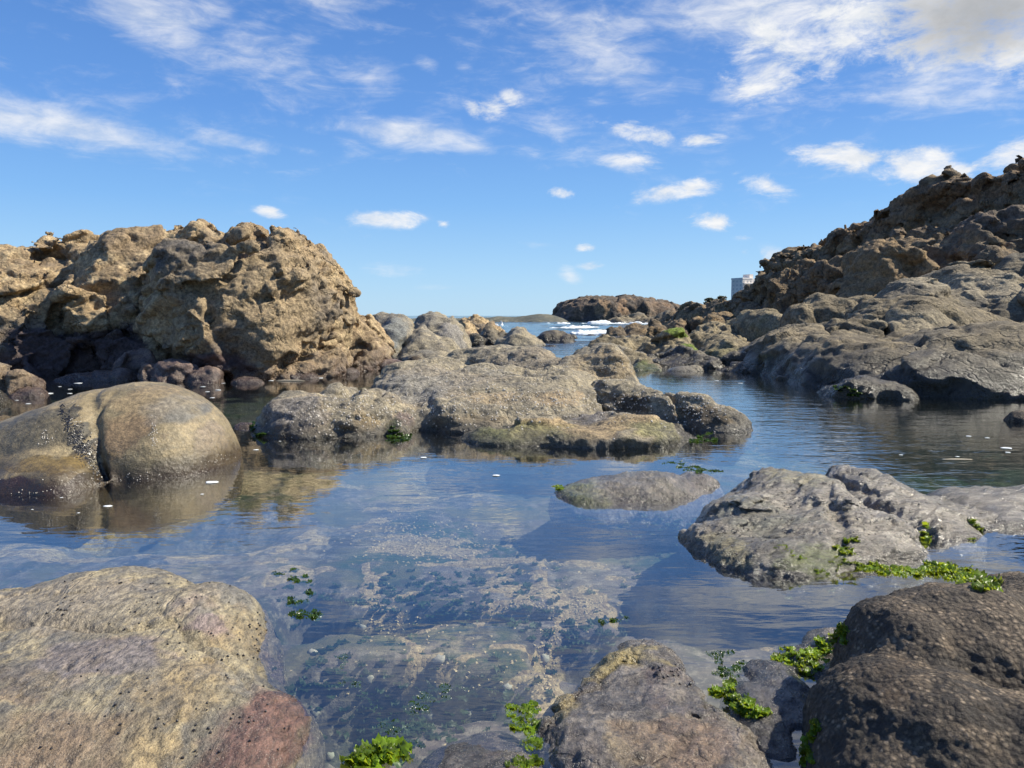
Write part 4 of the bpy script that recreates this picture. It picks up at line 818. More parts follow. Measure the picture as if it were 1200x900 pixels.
lettuce('sea_lettuce', 'third and widest sprig of the weed patch by the yellowish foreground boulder', [(345, 705, 16, 5), (362, 694, 7, 3)], 46, .013, M_LETD, .6)
lettuce('sea_lettuce', 'lowest sprig of the weed patch by the yellowish foreground boulder', [(355, 721, 14, 4), (368, 720, 5, 5)], 40, .013, M_LETD, .6)
lettuce('sea_lettuce', 'small green sprig piercing the water above the pointed mauve rock', [(705, 728, 4, 3), (728, 725, 12, 3)], 26, .011, M_LETD, .6)
lettuce('sea_lettuce', 'dark green moss tuft at the waterline in the notch of the low rock', [(458, 508, 8, 10), (470, 512, 10, 6)], 120, .022, M_LETD, .7)
lettuce('sea_lettuce', 'green weed hanging under the round knob of the low rock', [(832, 512, 7, 8), (815, 515, 8, 5)], 90, .022, M_LETD, .6)
lettuce('sea_lettuce', 'olive weed beside the small slate grey stone', [(300, 500, 9, 5), (306, 507, 8, 4)], 60, .024, M_LETD, .6)
lettuce('sea_lettuce', 'bright green sprig at the left tip of the flat mauve grey rock', [(656, 571, 6, 3)], 36, .018, M_LET, .6)
lettuce('sea_lettuce', 'floating weed between the low rock and the flat mauve grey rock', [(806, 548, 16, 3), (790, 542, 14, 2), (830, 552, 18, 3)], 70, .020, M_LETD, .3)
lettuce('sea_lettuce', 'green weed clinging to the shaded left side of the barnacled boulder', [(948, 872, 8, 16), (955, 850, 6, 8), (950, 890, 8, 8)], 80, .014, M_LET, .5)
lettuce('sea_lettuce', 'olive weed at the waterline below the broad slab', [(985, 455, 12, 5), (1000, 460, 10, 4)], 60, .03, M_LETD, .5)

# periwinkles: one shell, many copies
def snail_mesh():
    prof = [(0, 1.15), (.16, 1.02), (.34, .82), (.40, .74), (.62, .52), (.70, .40), (.86, .12), (.80, -.18), (.5, -.42), (0, -.5)]
    n = 10; Vv = []; Ff = []
    for r_, z_ in prof:
        for k in range(n):
            a = k / n * 6.2832; Vv.append((r_ * math.cos(a) * (1.12 if k < 3 else 1), r_ * math.sin(a), z_))
    for i in range(len(prof) - 1):
        for k in range(n):
            Ff.append((i * n + k, (i + 1) * n + k, (i + 1) * n + (k + 1) % n, i * n + (k + 1) % n))
    return mesh_from('periwinkle', np.array(Vv), np.array(Ff), plain_mat('black_shell', (0.022, 0.02, 0.022), .3, .4, 3))
SM = snail_mesh()
def put(me, name, loc, nor, size, label, cat, group, tilt=1.0):
    o = bpy.data.objects.new(name, me); COL.objects.link(o); o.location = loc
    q = Vector((0, 0, 1)).rotation_difference((nor + Vector((random.uniform(-1, 1), random.uniform(-1, 1), random.uniform(-.2, .6))) * tilt).normalized())
    o.rotation_mode = 'QUATERNION'; o.rotation_quaternion = q; o.scale = (size, size, size)
    return tag(o, label, cat, group)
def scatter(spots, lab, ob_ok, grp, cat='snail', me=SM, nm='periwinkle', smin=.0013, smax=.0025):
    for (px, py, rx, ry, n) in spots:
        for q in range(n):
            loc, nor, ob = pick(random.gauss(px, rx), random.gauss(py, ry))
            if ob is None or not ob.name.startswith(ob_ok): continue
            s_ = random.uniform(smin, smax)
            put(me, nm, loc + nor * s_ * .35, nor, s_, lab, cat, grp)
scatter([(300, 760, 18, 18, 30), (310, 730, 12, 12, 18), (260, 850, 45, 25, 34), (230, 740, 40, 20, 16), (160, 700, 70, 12, 24), (75, 712, 12, 5, 14), (200, 680, 50, 5, 14), (130, 820, 50, 40, 18), (285, 680, 20, 6, 10)],
        'tiny black periwinkle snail on the yellowish foreground boulder', 'foreground_boulder', 'periwinkles on the yellowish foreground boulder')
scatter([(770, 790, 30, 8, 12), (790, 785, 14, 5, 8)], 'tiny black periwinkle snail near the tip of the pointed mauve rock', 'foreground_boulder', 'periwinkles on the pointed mauve rock', smin=.0016, smax=.0028)
# barnacles and mussels of the cracked boulder
M_WHT = plain_mat('barnacle_shell', (0.52, 0.47, 0.40), .7, .3, 40); M_MUS = plain_mat('mussel_shell', (0.02, 0.02, 0.024), .3, .3, 40)
def crust(parent, name, spots, smin, smax, mat, flat=.6):
    VV, FF = [], []; nb = 0; n = 6
    inv = parent.matrix_world.inverted()
    for (px, py, rx, ry, cnt) in spots:
        for q in range(cnt):
            loc, nor, ob = pick(random.gauss(px, rx), random.gauss(py, ry))
            if ob != parent: continue
            s_ = random.uniform(smin, smax)
            t1 = nor.orthogonal().normalized(); t2 = nor.cross(t1)
            a0 = random.uniform(0, 6)
            for (r_, h_) in ((1, -.2), (.85, .35), (.4, flat)):
                for k in range(n):
                    a = a0 + k / n * 6.2832; e_ = 1.0 if k % 2 else .85
                    VV.append(inv @ (loc + (t1 * math.cos(a) * e_ + t2 * math.sin(a)) * r_ * s_ + nor * h_ * s_))
            for i in range(2):
                for k in range(n): FF.append((nb + i * n + k, nb + i * n + (k + 1) % n, nb + (i + 1) * n + (k + 1) % n, nb + (i + 1) * n + k))
            FF.append((nb + 12, nb + 13, nb + 14, nb + 15)); FF.append((nb + 12, nb + 15, nb + 16, nb + 17)); nb += 18
    if not VV: return
    o = link(name, mesh_from(name, np.array([tuple(v_) for v_ in VV]), np.array(FF), mat, False), (0, 0, 0), parent)
    return tag(o, kind='stuff')
cb = bpy.data.objects['cracked_boulder']
crust(cb, 'mussel_bed', [(73, 482, 2, 5, 50), (80, 498, 3, 7, 110), (90, 513, 4.5, 8, 170), (102, 531, 4.5, 8, 140), (113, 550, 3.5, 8, 110), (122, 566, 2, 5, 50)], .0018, .0042, M_MUS, .6)
crust(cb, 'barnacle_cluster', [(180, 510, 2.5, 9, 50), (52, 512, 5, 7, 36), (88, 505, 5, 14, 60), (108, 535, 5, 14, 50), (180, 560, 60, 3, 60), (255, 545, 12, 7, 40), (60, 577, 40, 2, 30)], .0012, .0028, M_WHT, .6)
lr = bpy.data.objects['low_rock']
crust(lr, 'barnacle_cluster', [(400, 480, 50, 14, 260), (550, 470, 80, 18, 420), (700, 470, 60, 12, 300), (820, 480, 16, 14, 160), (680, 430, 50, 12, 200), (540, 430, 60, 10, 160)], .0025, .006, M_WHT, .6)
sr = bpy.data.objects['striated_rock']
crust(sr, 'barnacle_cluster', [(930, 590, 40, 16, 200), (1000, 600, 40, 18, 200), (870, 620, 30, 14, 120)], .0012, .0028, plain_mat('grey_barnacle_shell', (0.16, 0.14, 0.12), .6, .5, 60), .6)

# pale shells and pebbles lying on the pool floor, foam flecks floating on it
def pebble_mesh(nm, mat, flat, seed):
    g = np.random.default_rng(seed); n, r_ = 12, 6; Vv = []; Ff = []
    rad = 1 + g.uniform(-.22, .22, n)
    for i in range(r_ + 1):
        th = math.pi * i / r_
        for k in range(n):
            a = k / n * 6.2832; Vv.append((math.sin(th) * math.cos(a) * rad[k] * 1.2, math.sin(th) * math.sin(a) * rad[k], math.cos(th) * flat))
    for i in range(r_):
        for k in range(n): Ff.append((i * n + k, (i + 1) * n + k, (i + 1) * n + (k + 1) % n, i * n + (k + 1) % n))
    return mesh_from(nm, np.array(Vv), np.array(Ff), mat)
M_SHELL = plain_mat('pale_shell', (0.45, 0.38, 0.30), .7, .4, 90)
PB = [pebble_mesh('pale_pebble', M_SHELL, .5, s) for s in range(3)]
named = [(367, 765, 'pale white shell on the pool floor by the milky patch', .009), (515, 774, 'round pale grey pebble on the pool floor', .012), (502, 838, 'pale flat pebble near the dark weed raft', .013), (432, 795, 'cream pebble on the pool floor right of the foreground boulder', .011), (595, 806, 'small white pebble beside the sandy crack', .008),
         (387, 886, 'white pebble beside the purple foot of the foreground boulder', .008), (370, 835, 'yellowish pebble half way along the purple foot', .008), (548, 836, 'small rosy pebble left of the hanging weed', .009), (638, 772, 'rough pale pebble in the sandy crack', .011), (425, 735, 'white shell scrap left of the sandy patch', .008), (735, 698, 'white shell fragment right of the sandy crack', .007)]
def bed_at(px, py):
    r = Vector(ray(px, py)).normalized(); ok, loc, nor, fi, ob, mx = scene.ray_cast(DG, CAM, r); return loc, nor
for i, (px, py, lab, s_) in enumerate(named):
    loc, nor = bed_at(px, py); put(PB[i % 3], 'pale_pebble', loc + nor * s_ * .3, nor, s_, lab, 'pebble', None, .2)
# coarse shell gravel of the sandy patches: nobody could count it
g = np.random.default_rng(5); VV, FF, nb = [], [], 0
for (px, py, rx, ry, cnt) in [(480, 632, 40, 15, 380), (540, 640, 34, 8, 120), (650, 700, 22, 46, 160), (610, 712, 30, 5, 120), (800, 722, 34, 9, 160), (640, 780, 8, 40, 140), (470, 735, 30, 6, 90), (690, 712, 18, 6, 70), (560, 790, 50, 30, 90), (430, 760, 50, 40, 60)]:
    for q in range(cnt):
        loc, nor = bed_at(g.normal(px, rx), g.normal(py, ry))
        if loc.z > -.02: continue
        s_ = g.uniform(.0015, .0045) * (1 + .3 * (py < 660)); a = g.uniform(0, 6)
        B = np.array([(-1, -.7, 0), (1, -.8, 0), (.9, .8, 0), (-.8, .7, 0), (-.5, -.4, .5), (.6, -.4, .55), (.5, .5, .5), (-.5, .4, .45)]) * s_ * g.uniform(.7, 1.3, 3)
        Rm = np.array([[math.cos(a), -math.sin(a), 0], [math.sin(a), math.cos(a), 0], [0, 0, 1]])
        VV.append(B @ Rm.T + np.array(loc)); FF.append(np.array([(0, 1, 5, 4), (1, 2, 6, 5), (2, 3, 7, 6), (3, 0, 4, 7), (4, 5, 6, 7)]) + nb); nb += 8
tag(link('shell_gravel', mesh_from('shell_gravel', np.concatenate(VV), np.concatenate(FF), plain_mat('shell_gravel_grain', (0.52, 0.37, 0.21), .8, .5, 90), False)), 'pale shell gravel lying in the cracks and hollows of the pool floor', 'gravel', kind='stuff')
# short dark weed growing over the hollows of the pool floor
g = np.random.default_rng(9); sp = []
for (px, py, rx, ry, cnt) in [(450, 700, 70, 14, 90), (560, 720, 50, 8, 60), (420, 800, 60, 30, 120), (700, 745, 40, 14, 70), (470, 850, 50, 20, 90), (610, 690, 12, 30, 30), (650, 740, 10, 40, 40), (840, 650, 70, 30, 160), (760, 620, 60, 20, 80), (530, 690, 60, 10, 50), (800, 660, 40, 10, 30), (560, 820, 40, 20, 60)]:
    for q_ in range(cnt):
        loc, nor = bed_at(g.normal(px, rx), g.normal(py, ry))
        if loc.z < -.03: sp.append((*loc, *nor))
Vv, Ff = leaves(sp, 1150, .019, 77, .6)
tag(link('weed_turf', mesh_from('weed_turf', Vv, Ff, plain_mat('olive_weed', (0.04, 0.07, 0.02), .5, .6, 14, trans=(.06, .10, .02)))), 'short dark green weed growing over the hollows of the pool floor', 'seaweed', kind='stuff')
FL = [pebble_mesh('foam_fleck', M_FOAM, .10, 20 + s) for s in range(3)]
flecks = [(57, 461, 14), (33, 473, 8), (20, 469, 6), (92, 449, 12), (82, 456, 7), (82, 461, 8), (65, 472, 7), (70, 453, 5), (191, 447, 7), (238, 453, 8), (243, 459, 7), (256, 457, 9), (249, 466, 8), (231, 464, 5), (262, 449, 6), (235, 467, 6), (300, 440, 6), (318, 446, 8), (365, 437, 9), (374, 443, 12), (402, 436, 10), (420, 433, 8),
          (248, 565, 20), (127, 593, 14), (237, 579, 6), (72, 583, 5), (38, 597, 4), (92, 601, 5), (496, 536, 10), (582, 557, 12), (1135, 511, 9), (1157, 513, 7), (1180, 525, 16), (1181, 530, 9), (840, 446, 6), (868, 449, 7), (1117, 539, 7), (1122, 535, 6), (1056, 533, 6), (300, 527, 9), (328, 517, 4)]
for i, (px, py, w) in enumerate(flecks):
    a = at(px, py, .002); s_ = w * a[1] / F * .32
    put(FL[i % 3], 'foam_fleck', Vector(a), Vector((0, 0, 1)), s_, 'white fleck of foam floating on the still water', 'foam', 'foam flecks floating on the pool', 0)
M_STICK = plain_mat('bleached_wood', (.42, .36, .26), .8, .2, 30)
a = at(340, 446, .004); o = put(pebble_mesh('driftwood_stick', M_STICK, .4, 40), 'driftwood_stick', Vector(a), Vector((0, 0, 1)), .1, 'thin pale stick floating in front of the tall outcrop', 'stick', None, 0); o.scale = (.11, .012, .02)
a = at(1120, 538.5, .004); o = put(pebble_mesh('driftwood_stick', M_STICK, .4, 41), 'driftwood_stick', Vector(a), Vector((0, 0, 1)), .1, 'thin pale stick floating in the dark water on the right', 'stick', None, 0); o.scale = (.05, .007, .01)

# ------------------------------------------------------------------ surf
def surf(label, lobes, vox, amp, fr):
    rock('breaking_wave', label, 'wave', lobes, vox, M_FOAM, .1, field=lumps(fr, amp, 4, False, (.5, 1, 1), lobes[0][0][0]), margin=amp * 1.6, zmin=-.3, disp=dn(fr * 4, amp * .3, 4), group='breaking waves')
surf('widest line of white surf below the headland', [E(690, 378.0, 58, 50, 1.2, .5), E(735, 378.5, 56, 40, 1, .5), E(665, 379, 57, 30, 1, .4)], .11, .30, .7)
surf('nearer streaky white surf in the inlet mouth', [E(680, 384, 38, 36, 1.4, .25), E(715, 384, 36, 34, 1.2, .3), E(740, 381, 40, 30, 1, .4), E(660, 386, 34, 20, .8, .2)], .08, .26, .9)
surf('thin white wash crossing the inlet nearest the pool', [E(690, 389, 27, 28, .6, .1), E(715, 388, 28, 20, .5, .12)], .05, .14, 1.4)
surf('white spray leaping against the rocks right of the inlet', [E(770, 379, 44, 12, .5, .5), E(777, 375, 45, 4, .3, .9), E(783, 371.5, 45, 3, .3, 1.2), E(763, 381, 43, 14, .5, .3), E(786, 374, 45, 3, .3, .9)], .05, .20, 2.2)
surf('white burst of spray behind the brown hump boulder', [E(588, 377.5, 48, 5, .4, .9), E(582, 379, 48, 6, .4, .6), E(594, 379, 48, 4, .3, .6)], .05, .18, 2.0)

# ------------------------------------------------------------------ hotel tower and shrubs on the skyline
def box(x0, y0, z0, x1, y1, z1):
    Vv = np.array([(x, y, z) for x in (x0, x1) for y in (y0, y1) for z in (z0, z1)], float)
    return Vv, np.array([(0, 1, 3, 2), (4, 6, 7, 5), (0, 4, 5, 1), (2, 3, 7, 6), (0, 2, 6, 4), (1, 5, 7, 3)])
D = 600.0
bx = xat(871, 370, D); top = zat(327, D); bt = bpy.data.objects.new('apartment_tower', None); COL.objects.link(bt); bt.location = (bx, D, 0)
bt.rotation_euler.z = R(28)
tag(bt, 'pale high rise apartment block standing behind the craggy cliff', 'building')
M_PAINT = plain_mat('cream_render', (0.80, 0.72, 0.64), .8, .06, .2); M_GLS = plain_mat('window_glass', (0.58, 0.55, 0.52), .2, .2, 1); M_BAL = plain_mat('balcony_concrete', (0.82, 0.76, 0.7), .8, .08, .3)
link('wall', mesh_from('wall', *box(-7.4, -6, -5, 6.5, 6, top), M_PAINT, False), (0, 0, 0), bt)
link('stair_tower', mesh_from('stair_tower', *box(2.6, -3, top + .01, 6.4, 4, top + 3.6), M_PAINT, False), (0, 0, 0), bt)
link('parapet', mesh_from('parapet', *box(-7.6, -6.2, top - .5, 2.5, 6.2, top + .7), M_BAL, False), (0, 0, 0), bt)
wm = mesh_from('window', *box(-.75, -.12, -.8, .75, .1, .8), M_GLS, False)
for fl in range(11):
    for k in range(4):
        link('window', wm, (-5.6 + k * 3.5, -6.02, top - 2.2 - fl * 2.9), bt)
    for k in range(3):
        o = link('window', wm, (-7.42, -4 + k * 3.8, top - 2.2 - fl * 2.9), bt); o.rotation_euler.z = R(90)
    link('balcony', mesh_from('balcony', *box(-7.0, -7.1, top - 3.9 - fl * 2.9, 6.2, -6.01, top - 3.3 - fl * 2.9), M_BAL, False), (0, 0, 0), bt)
M_BUSH = plain_mat('shrub_leaf', (0.06, 0.07, 0.03), .7, .3, 3)
for (px, py, d, s_, lab) in [(832, 354, 43, .32, 'twiggy bare shrub on the skyline left of the apartment block'), (846, 352, 37, .26, 'dense small shrub on the skyline nearest the apartment block')]:
    b = pt(px, py, d); sp = [(b[0] + random.gauss(0, s_ * .45), b[1] + random.gauss(0, s_ * .4), b[2] + random.uniform(-.3, .6) * s_, 0, 0, 1) for _ in range(60)]
    Vv, Ff = leaves(sp, 160, s_ * .42, int(px), .9)
    sh = tag(link('shrub', mesh_from('shrub', Vv - b, Ff, M_BUSH), b), lab, 'shrub')

# ------------------------------------------------------------------ water: one closed body, its surface runs to the horizon
rads = np.concatenate([[0.05], np.geomspace(0.3, 4500, 330)])
angs = np.concatenate([np.linspace(-50, 50, 520), np.linspace(50, 310, 90)[1:-1]]) * math.pi / 180
RR, AA = np.meshgrid(rads, angs, indexing='ij')
X = (RR * np.sin(AA)).ravel(); Y = (RR * np.cos(AA)).ravel()
p3 = np.stack([X, Y * .9, np.zeros_like(X)], 1).astype(np.float32)
sea = smooth(11, 26, RR.ravel()) * (1 - smooth(500, 1500, RR.ravel()))
Z = sea * (.05 * fbm(p3 * np.array([.5, 1.1, 1], np.float32), 4) + .07 * fbm(p3 * np.array([.08, .22, 1], np.float32) + 5, 3))
nr, nc = RR.shape; N_ = nr * nc
V = np.stack([X, Y, Z], 1)
ii = np.arange(N_).reshape(nr, nc); jj = np.roll(ii, -1, 1)
Fq = np.stack([ii[:-1], ii[1:], jj[1:], jj[:-1]], -1).reshape(-1, 4)
# sides and a floor close the body
Vb = V[ii[-1]].copy(); Vb[:, 2] = -8; Vt = V[ii[0]].copy(); Vt[:, 2] = -8
V = np.concatenate([V, Vb, Vt, [[0, 0, -8]], [[0, 0, 0]]]); b0 = N_ + np.arange(nc); t0 = N_ + nc + np.arange(nc)
Fq = np.concatenate([Fq, np.stack([ii[-1], b0, np.roll(b0, -1), np.roll(ii[-1], -1)], -1), np.stack([b0, t0, np.roll(t0, -1), np.roll(b0, -1)], -1)])
me = bpy.data.meshes.new('water')
tri = [tuple(x) for x in np.stack([np.full(nc, N_ + 2 * nc + 1), ii[0], np.roll(ii[0], -1)], -1)] + [tuple(x) for x in np.stack([np.full(nc, N_ + 2 * nc), np.roll(t0, -1), t0], -1)]
me.from_pydata([tuple(x) for x in V], [], [tuple(x) for x in Fq] + tri)
import bmesh
bm_ = bmesh.new(); bm_.from_mesh(me); bmesh.ops.recalc_face_normals(bm_, faces=bm_.faces); bm_.to_mesh(me); bm_.free()
me.polygons.foreach_set('use_smooth', np.ones(len(me.polygons), bool)); me.update()
assert me.polygons[1000].normal.z > 0
m = bpy.data.materials.new('sea_water'); T = NT(m)
ge = T.n('ShaderNodeNewGeometry'); pos = ge.outputs['Position']
sp = T.n('ShaderNodeSeparateXYZ'); T.l(pos, sp.inputs[0])
rip = T.noise(T.mapping(pos, (.8, 2.2, 1)), 4.2, 3, .5, .6)
rip2 = T.noise(T.mapping(pos, (1, 2.4, 1), (0, 0, .3)), 13, 2, .5, .4)
wav = T.noise(T.mapping(pos, (.5, 1.2, 1)), 1.1, 5, .6)
dist = T.n('ShaderNodeVectorMath', operation='LENGTH'); T.l(pos, dist.inputs[0])
far = T.map(dist.outputs['Value'], 8, 18)
# breeze on the open right hand side of the pool
rm = T.math('MULTIPLY', T.map(sp.outputs['X'], .5, 1.3), T.math('MULTIPLY', T.map(sp.outputs['Y'], 1.9, 2.9), T.map(sp.outputs['Y'], 8.5, 6.0)))
patch = T.map(T.noise(pos, 1.3, 3), .38, .62)
calm = T.math('ADD', T.math('MULTIPLY', rm, .0022), T.math('ADD', .0006, T.math('MULTIPLY', patch, .0012)))
h = T.math('ADD', T.math('MULTIPLY', T.math('ADD', rip, T.math('MULTIPLY', rip2, .35)), calm), T.math('MULTIPLY', T.math('MULTIPLY', wav, far), .12))
bp = T.n('ShaderNodeBump', i_Strength=1.0, i_Distance=1.0); T.l(h, bp.inputs['Height'])
lw = T.n('ShaderNodeLayerWeight', i_Blend=.5); T.l(bp.outputs[0], lw.inputs['Normal'])
fr = T.math('ADD', .035, T.math('MULTIPLY', T.math('POWER', lw.outputs['Facing'], 2.5), .93), clamp=True)
tr = T.n('ShaderNodeBsdfTransparent'); gl = T.n('ShaderNodeBsdfGlossy', i_Roughness=.015); T.l(bp.outputs[0], gl.inputs['Normal'])
mx = T.n('ShaderNodeMixShader'); T.l(fr, mx.inputs[0]); T.l(tr.outputs[0], mx.inputs[1]); T.l(gl.outputs[0], mx.inputs[2])
va = T.n('ShaderNodeVolumeAbsorption', i_Density=.75); va.inputs['Color'].default_value = (.30, .66, .60, 1)
out = T.n('ShaderNodeOutputMaterial'); T.l(mx.outputs[0], out.inputs[0]); vsc = T.n('ShaderNodeVolumeScatter', i_Density=.10, i_Anisotropy=.5); vsc.inputs['Color'].default_value = (.80, .90, .88, 1)
adv = T.n('ShaderNodeAddShader'); T.l(va.outputs[0], adv.inputs[0]); T.l(vsc.outputs[0], adv.inputs[1]); T.l(adv.outputs[0], out.inputs['Volume'])
me.materials.append(m)
tag(link('water', me), 'still clear tide pool water joining the sea', 'water', kind='structure')
# ------------------------------------------------------------------ sky, sun, camera
SUN_AZ, SUN_EL = 82.0, 45.0
EXPO = 0.75; SKY_K = 1.08 * 2 ** -EXPO
w = bpy.data.worlds.new('World'); scene.world = w; w.use_nodes = True
T = NT(w)
sky = T.n('ShaderNodeTexSky'); sky.sky_type = 'NISHITA'; sky.sun_disc = False
sky.sun_elevation = R(SUN_EL); sky.sun_rotation = R(SUN_AZ); sky.air_density = 1.0; sky.dust_density = 0.25; sky.ozone_density = 3.0; sky.altitude = 0
tc = T.n('ShaderNodeTexCoord'); dv = tc.outputs['Generated']
sx = T.n('ShaderNodeSeparateXYZ'); T.l(dv, sx.inputs[0])
az = T.math('MULTIPLY', T.math('ARCTAN2', sx.outputs[0], sx.outputs[1]), 180 / math.pi)
el = T.math('MULTIPLY', T.math('ARCSINE', sx.outputs[2]), 180 / math.pi)
cx = T.n('ShaderNodeCombineXYZ'); T.l(az, cx.inputs[0]); T.l(el, cx.inputs[1]); ae = cx.outputs[0]
def azel(px, py):
    r = ray(px, py); r = r / np.linalg.norm(r); return math.degrees(math.atan2(r[0], r[1])), math.degrees(math.asin(r[2]))
def blobs(lst, px=True):
    tot = None
    for (a, b, rx, ry, rot, s) in lst:
        A, B = azel(a, b) if px else (a, b)
        k = .0637 if px else 1.0
        mp = T.n('ShaderNodeMapping', vector_type='TEXTURE'); T.l(ae, mp.inputs[0])
        mp.inputs['Location'].default_value = (A, B, 0); mp.inputs['Rotation'].default_value = (0, 0, R(rot)); mp.inputs['Scale'].default_value = (rx * k * 1.12, ry * k * 1.12, 1)
        ln = T.n('ShaderNodeVectorMath', operation='LENGTH'); T.l(mp.outputs[0], ln.inputs[0])
        f = T.map(ln.outputs['Value'], 0.0, 1.0, s, 0.0)
        tot = f if tot is None else T.math('MAXIMUM', tot, f)
    return tot
puffs = blobs([(448, 257, 62, 16, 0, 1), (315, 248, 24, 9, -10, .75), (575, 122, 30, 22, -25, .7), (595, 112, 28, 14, -25, .7), (550, 122, 26, 16, -30, .7),
               (668, 323, 24, 16, -25, .9), (690, 312, 24, 8, 0, .8), (684, 290, 18, 7, 0, .7), (830, 260, 38, 18, -8, .9), (780, 229, 75, 16, 8, .85), (810, 222, 26, 16, 15, .85), (897, 217, 45, 18, -20, .85), (905, 297, 26, 14, -20, .9), (873, 296, 10, 7, 0, .8),
               (870, 279, 22, 7, 0, .6), (655, 225, 32, 10, -5, .65), (990, 185, 75, 22, -5, .85), (1075, 193, 75, 30, -10, 1.0), (1110, 200, 40, 20, -10, 1), (1180, 185, 50, 22, 15, 1.0), (735, 188, 60, 18, -3, .65), (822, 164, 40, 12, 0, .65), (740, 155, 70, 18, -10, .75),
               (520, 262, 12, 7, 0, .6), (522, 220, 14, 7, 0, .55), (895, 85, 62, 52, -35, .95), (930, 40, 110, 62, 0, .95), (1000, 25, 90, 60, 0, 1), (1140, 25, 130, 62, 0, 1.25), (905, 105, 22, 30, 0, .8), (975, 75, 30, 30, 20, .7), (1200, 60, 60, 40, 0, 1.0)])
wisps = blobs([(175, 20, 120, 50, -12, .95), (330, 75, 190, 75, -12, .62), (430, 85, 80, 40, -15, .75), (90, 152, 200, 34, -7, 1.0), (0, 140, 120, 34, -6, 1.0), (270, 165, 110, 16, -6, .75), (350, 175, 50, 12, -6, .6), (485, 157, 120, 30, -5, 1.0), (545, 168, 60, 22, -5, .8), (500, 76, 30, 18, -20, .8), (545, 80, 26, 14, -20, .6),
               (700, 45, 130, 55, -8, .9), (720, 80, 110, 30, -3, .9), (660, 30, 110, 50, -10, .7), (660, 145, 90, 40, 0, .6), (730, 190, 60, 20, 0, .6), (880, 110, 120, 40, -6, .55), (1100, 95, 150, 50, -8, .75), (1010, 190, 150, 34, 0, .6), (410, 3, 120, 16, 0, .9), (460, 318, 80, 16, 0, .55), (520, 336, 90, 8, 0, .5), (630, 285, 60, 9, 0, .45), (880, 10, 200, 50, 0, .9), (250, 5, 60, 40, -40, .6), (60, 30, 120, 30, -8, .45), (820, 240, 160, 60, 0, .3), (430, 255, 120, 60, 0, .2)])
# cloud further up and round, seen by the water and lighting the place
high = blobs([(20, 34, 36, 14, 10, 1.0), (15, 26, 15, 6, 0, 1.7), (-6, 24, 14, 4, -8, 1.0), (-22, 32, 28, 8, -15, .8), (0, 28, 24, 6, -8, .8), (55, 42, 40, 22, 0, 1.0), (-70, 40, 50, 14, 20, .6), (-10, 60, 60, 16, 0, .5), (130, 35, 60, 15, 0, .6), (-140, 30, 50, 12, 0, .6)], px=False)
def flat(sx_, sy_, rz=0.0, loc=(0, 0, 0)): return T.mapping(ae, (sx_, sy_, 1), (0, 0, R(rz)), loc)
n_p = T.noise(flat(.24, .50), 1.0, 8, .68, .35)
n_w = T.noise(flat(.085, .30, 10, (3.3, 1.2, 0)), 1.0, 8, .66, .9)
n_f = T.noise(flat(.34, .9, 14, (7.3, 2.2, 0)), 1.0, 6, .62, .5)
aP = T.map(T.math('ADD', puffs, T.math('MULTIPLY', T.math('SUBTRACT', n_p, .5), 3.8)), .2, 1.25)
aP = T.math('MULTIPLY', aP, T.map(puffs, 0.0, .3))
wn = T.math('ADD', T.math('MULTIPLY', n_w, .6), T.math('MULTIPLY', n_f, .4))
wz = T.math('MAXIMUM', T.math('MAXIMUM', wisps, high), T.math('MAXIMUM', T.map(el, 4, 14, 0, .33), T.math('MULTIPLY', puffs, .75)))
aW = T.map(T.math('ADD', wz, T.math('MULTIPLY', T.math('SUBTRACT', wn, .5), 2.6)), .22, 1.35)
aW = T.math('MULTIPLY', T.math('MULTIPLY', aW, T.map(wz, 0.0, .3)), .8)
alpha = T.math('SUBTRACT', 1.0, T.math('MULTIPLY', T.math('SUBTRACT', 1.0, aP), T.math('SUBTRACT', 1.0, aW)), clamp=True)
core = T.map(T.math('ADD', blobs([(1150, 20, 130, 62, 0, 1), (1090, 15, 80, 40, 0, .7)]), T.math('MULTIPLY', T.math('SUBTRACT', n_p, .5), .9)), .1, 1.1)
shade = T.map(n_f, .3, .7)
cc = T.mix(shade, (.72, .77, .84), (.95, .95, .95)); cc = T.mix(T.math('MULTIPLY', core, .9), cc, (.40, .415, .44))
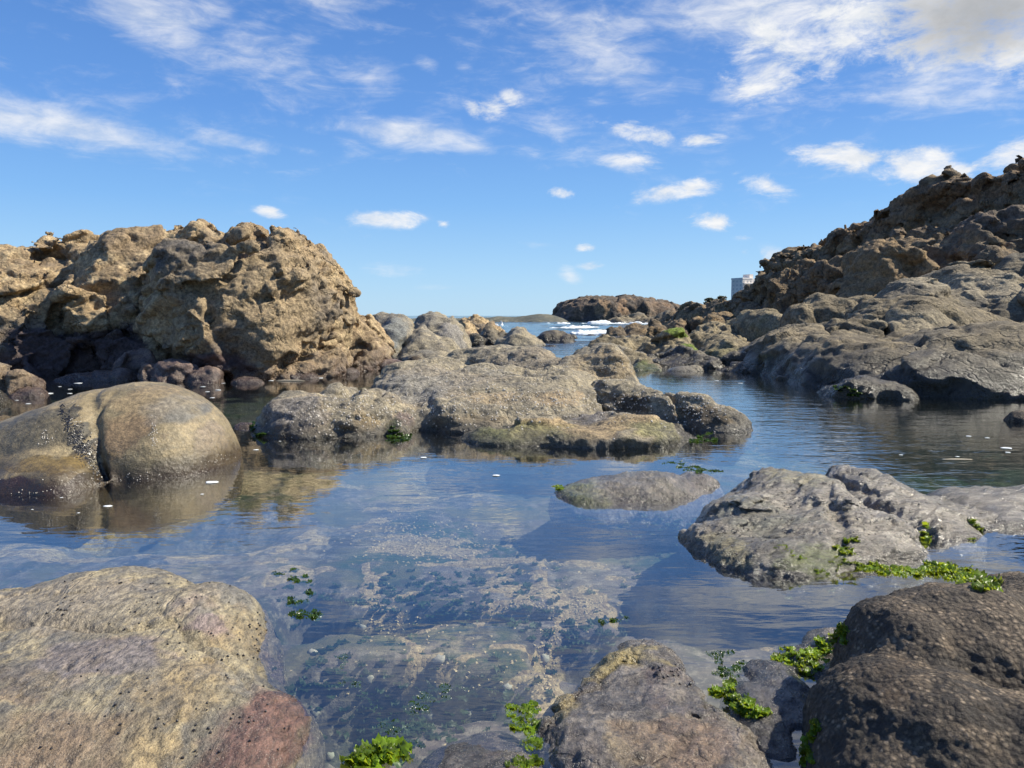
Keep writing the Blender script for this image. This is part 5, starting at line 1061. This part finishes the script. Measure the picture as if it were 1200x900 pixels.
# clear maritime air: the model's sky mixed with a deeper blue dome that pales towards the horizon
rp = T.n('ShaderNodeValToRGB'); T.l(T.map(el, 0, 90, 0, 1, 'LINEAR'), rp.inputs[0])
stops = [(0, (.40, .66, .90)), (3, (.33, .60, .91)), (8, (.19, .45, .87)), (14, (.112, .31, .76)), (24, (.064, .20, .58)), (45, (.05, .16, .50)), (90, (.04, .12, .42))]
e_ = rp.color_ramp.elements; e_[0].position = 0; e_[0].color = (*stops[0][1], 1); e_[1].position = 1; e_[1].color = (*stops[-1][1], 1)
for d_, c_ in stops[1:-1]:
    q = e_.new(d_ / 90); q.color = (*c_, 1)
b0 = T.n('ShaderNodeBackground', i_Strength=SKY_K); T.l(rp.outputs[0], b0.inputs[0])
bn = T.n('ShaderNodeBackground', i_Strength=.085); T.l(sky.outputs[0], bn.inputs[0])
bm = T.n('ShaderNodeMixShader', i_0=.8); T.l(bn.outputs[0], bm.inputs[1]); T.l(b0.outputs[0], bm.inputs[2])
b2 = T.n('ShaderNodeBackground', i_Strength=.95 * SKY_K); T.l(cc, b2.inputs[0])
mx = T.n('ShaderNodeMixShader'); T.l(alpha, mx.inputs[0]); T.l(bm.outputs[0], mx.inputs[1]); T.l(b2.outputs[0], mx.inputs[2])
T.l(mx.outputs[0], T.n('ShaderNodeOutputWorld').inputs[0])
w.cycles.sampling_method = 'MANUAL'; w.cycles.sample_map_resolution = 512

sl = bpy.data.lights.new('sun', 'SUN'); sl.energy = 4.6; sl.angle = R(.53); sl.color = (1.0, .925, .77)
so = bpy.data.objects.new('sun', sl); COL.objects.link(so)
sd = Vector((math.sin(R(SUN_AZ)) * math.cos(R(SUN_EL)), math.cos(R(SUN_AZ)) * math.cos(R(SUN_EL)), math.sin(R(SUN_EL))))
so.rotation_euler = sd.to_track_quat('Z', 'Y').to_euler(); so.location = sd * 60

cam = bpy.data.cameras.new('camera'); co = bpy.data.objects.new('camera', cam); COL.objects.link(co)
co.location = (0, 0, H); co.rotation_euler = (math.pi / 2 - PITCH, 0, 0)
cam.sensor_width = 36; cam.lens = 36 * F / 1200; cam.clip_start = .05; cam.clip_end = 12000
scene.camera = co
vs = scene.view_settings; vs.view_transform = 'Standard'; vs.look = 'None'; vs.exposure = EXPO; vs.gamma = 1.0; vs.use_curve_mapping = False
scene.render.engine = 'CYCLES'
cy = scene.cycles; cy.use_denoising = True; cy.denoiser = 'OPENIMAGEDENOISE'; cy.denoising_prefilter = 'ACCURATE'
cy.max_bounces = 8; cy.diffuse_bounces = 3; cy.glossy_bounces = 4; cy.transparent_max_bounces = 16; cy.sample_clamp_indirect = 6; cy.use_adaptive_sampling = True; cy.adaptive_threshold = .02
cy.caustics_reflective = False; cy.caustics_refractive = False
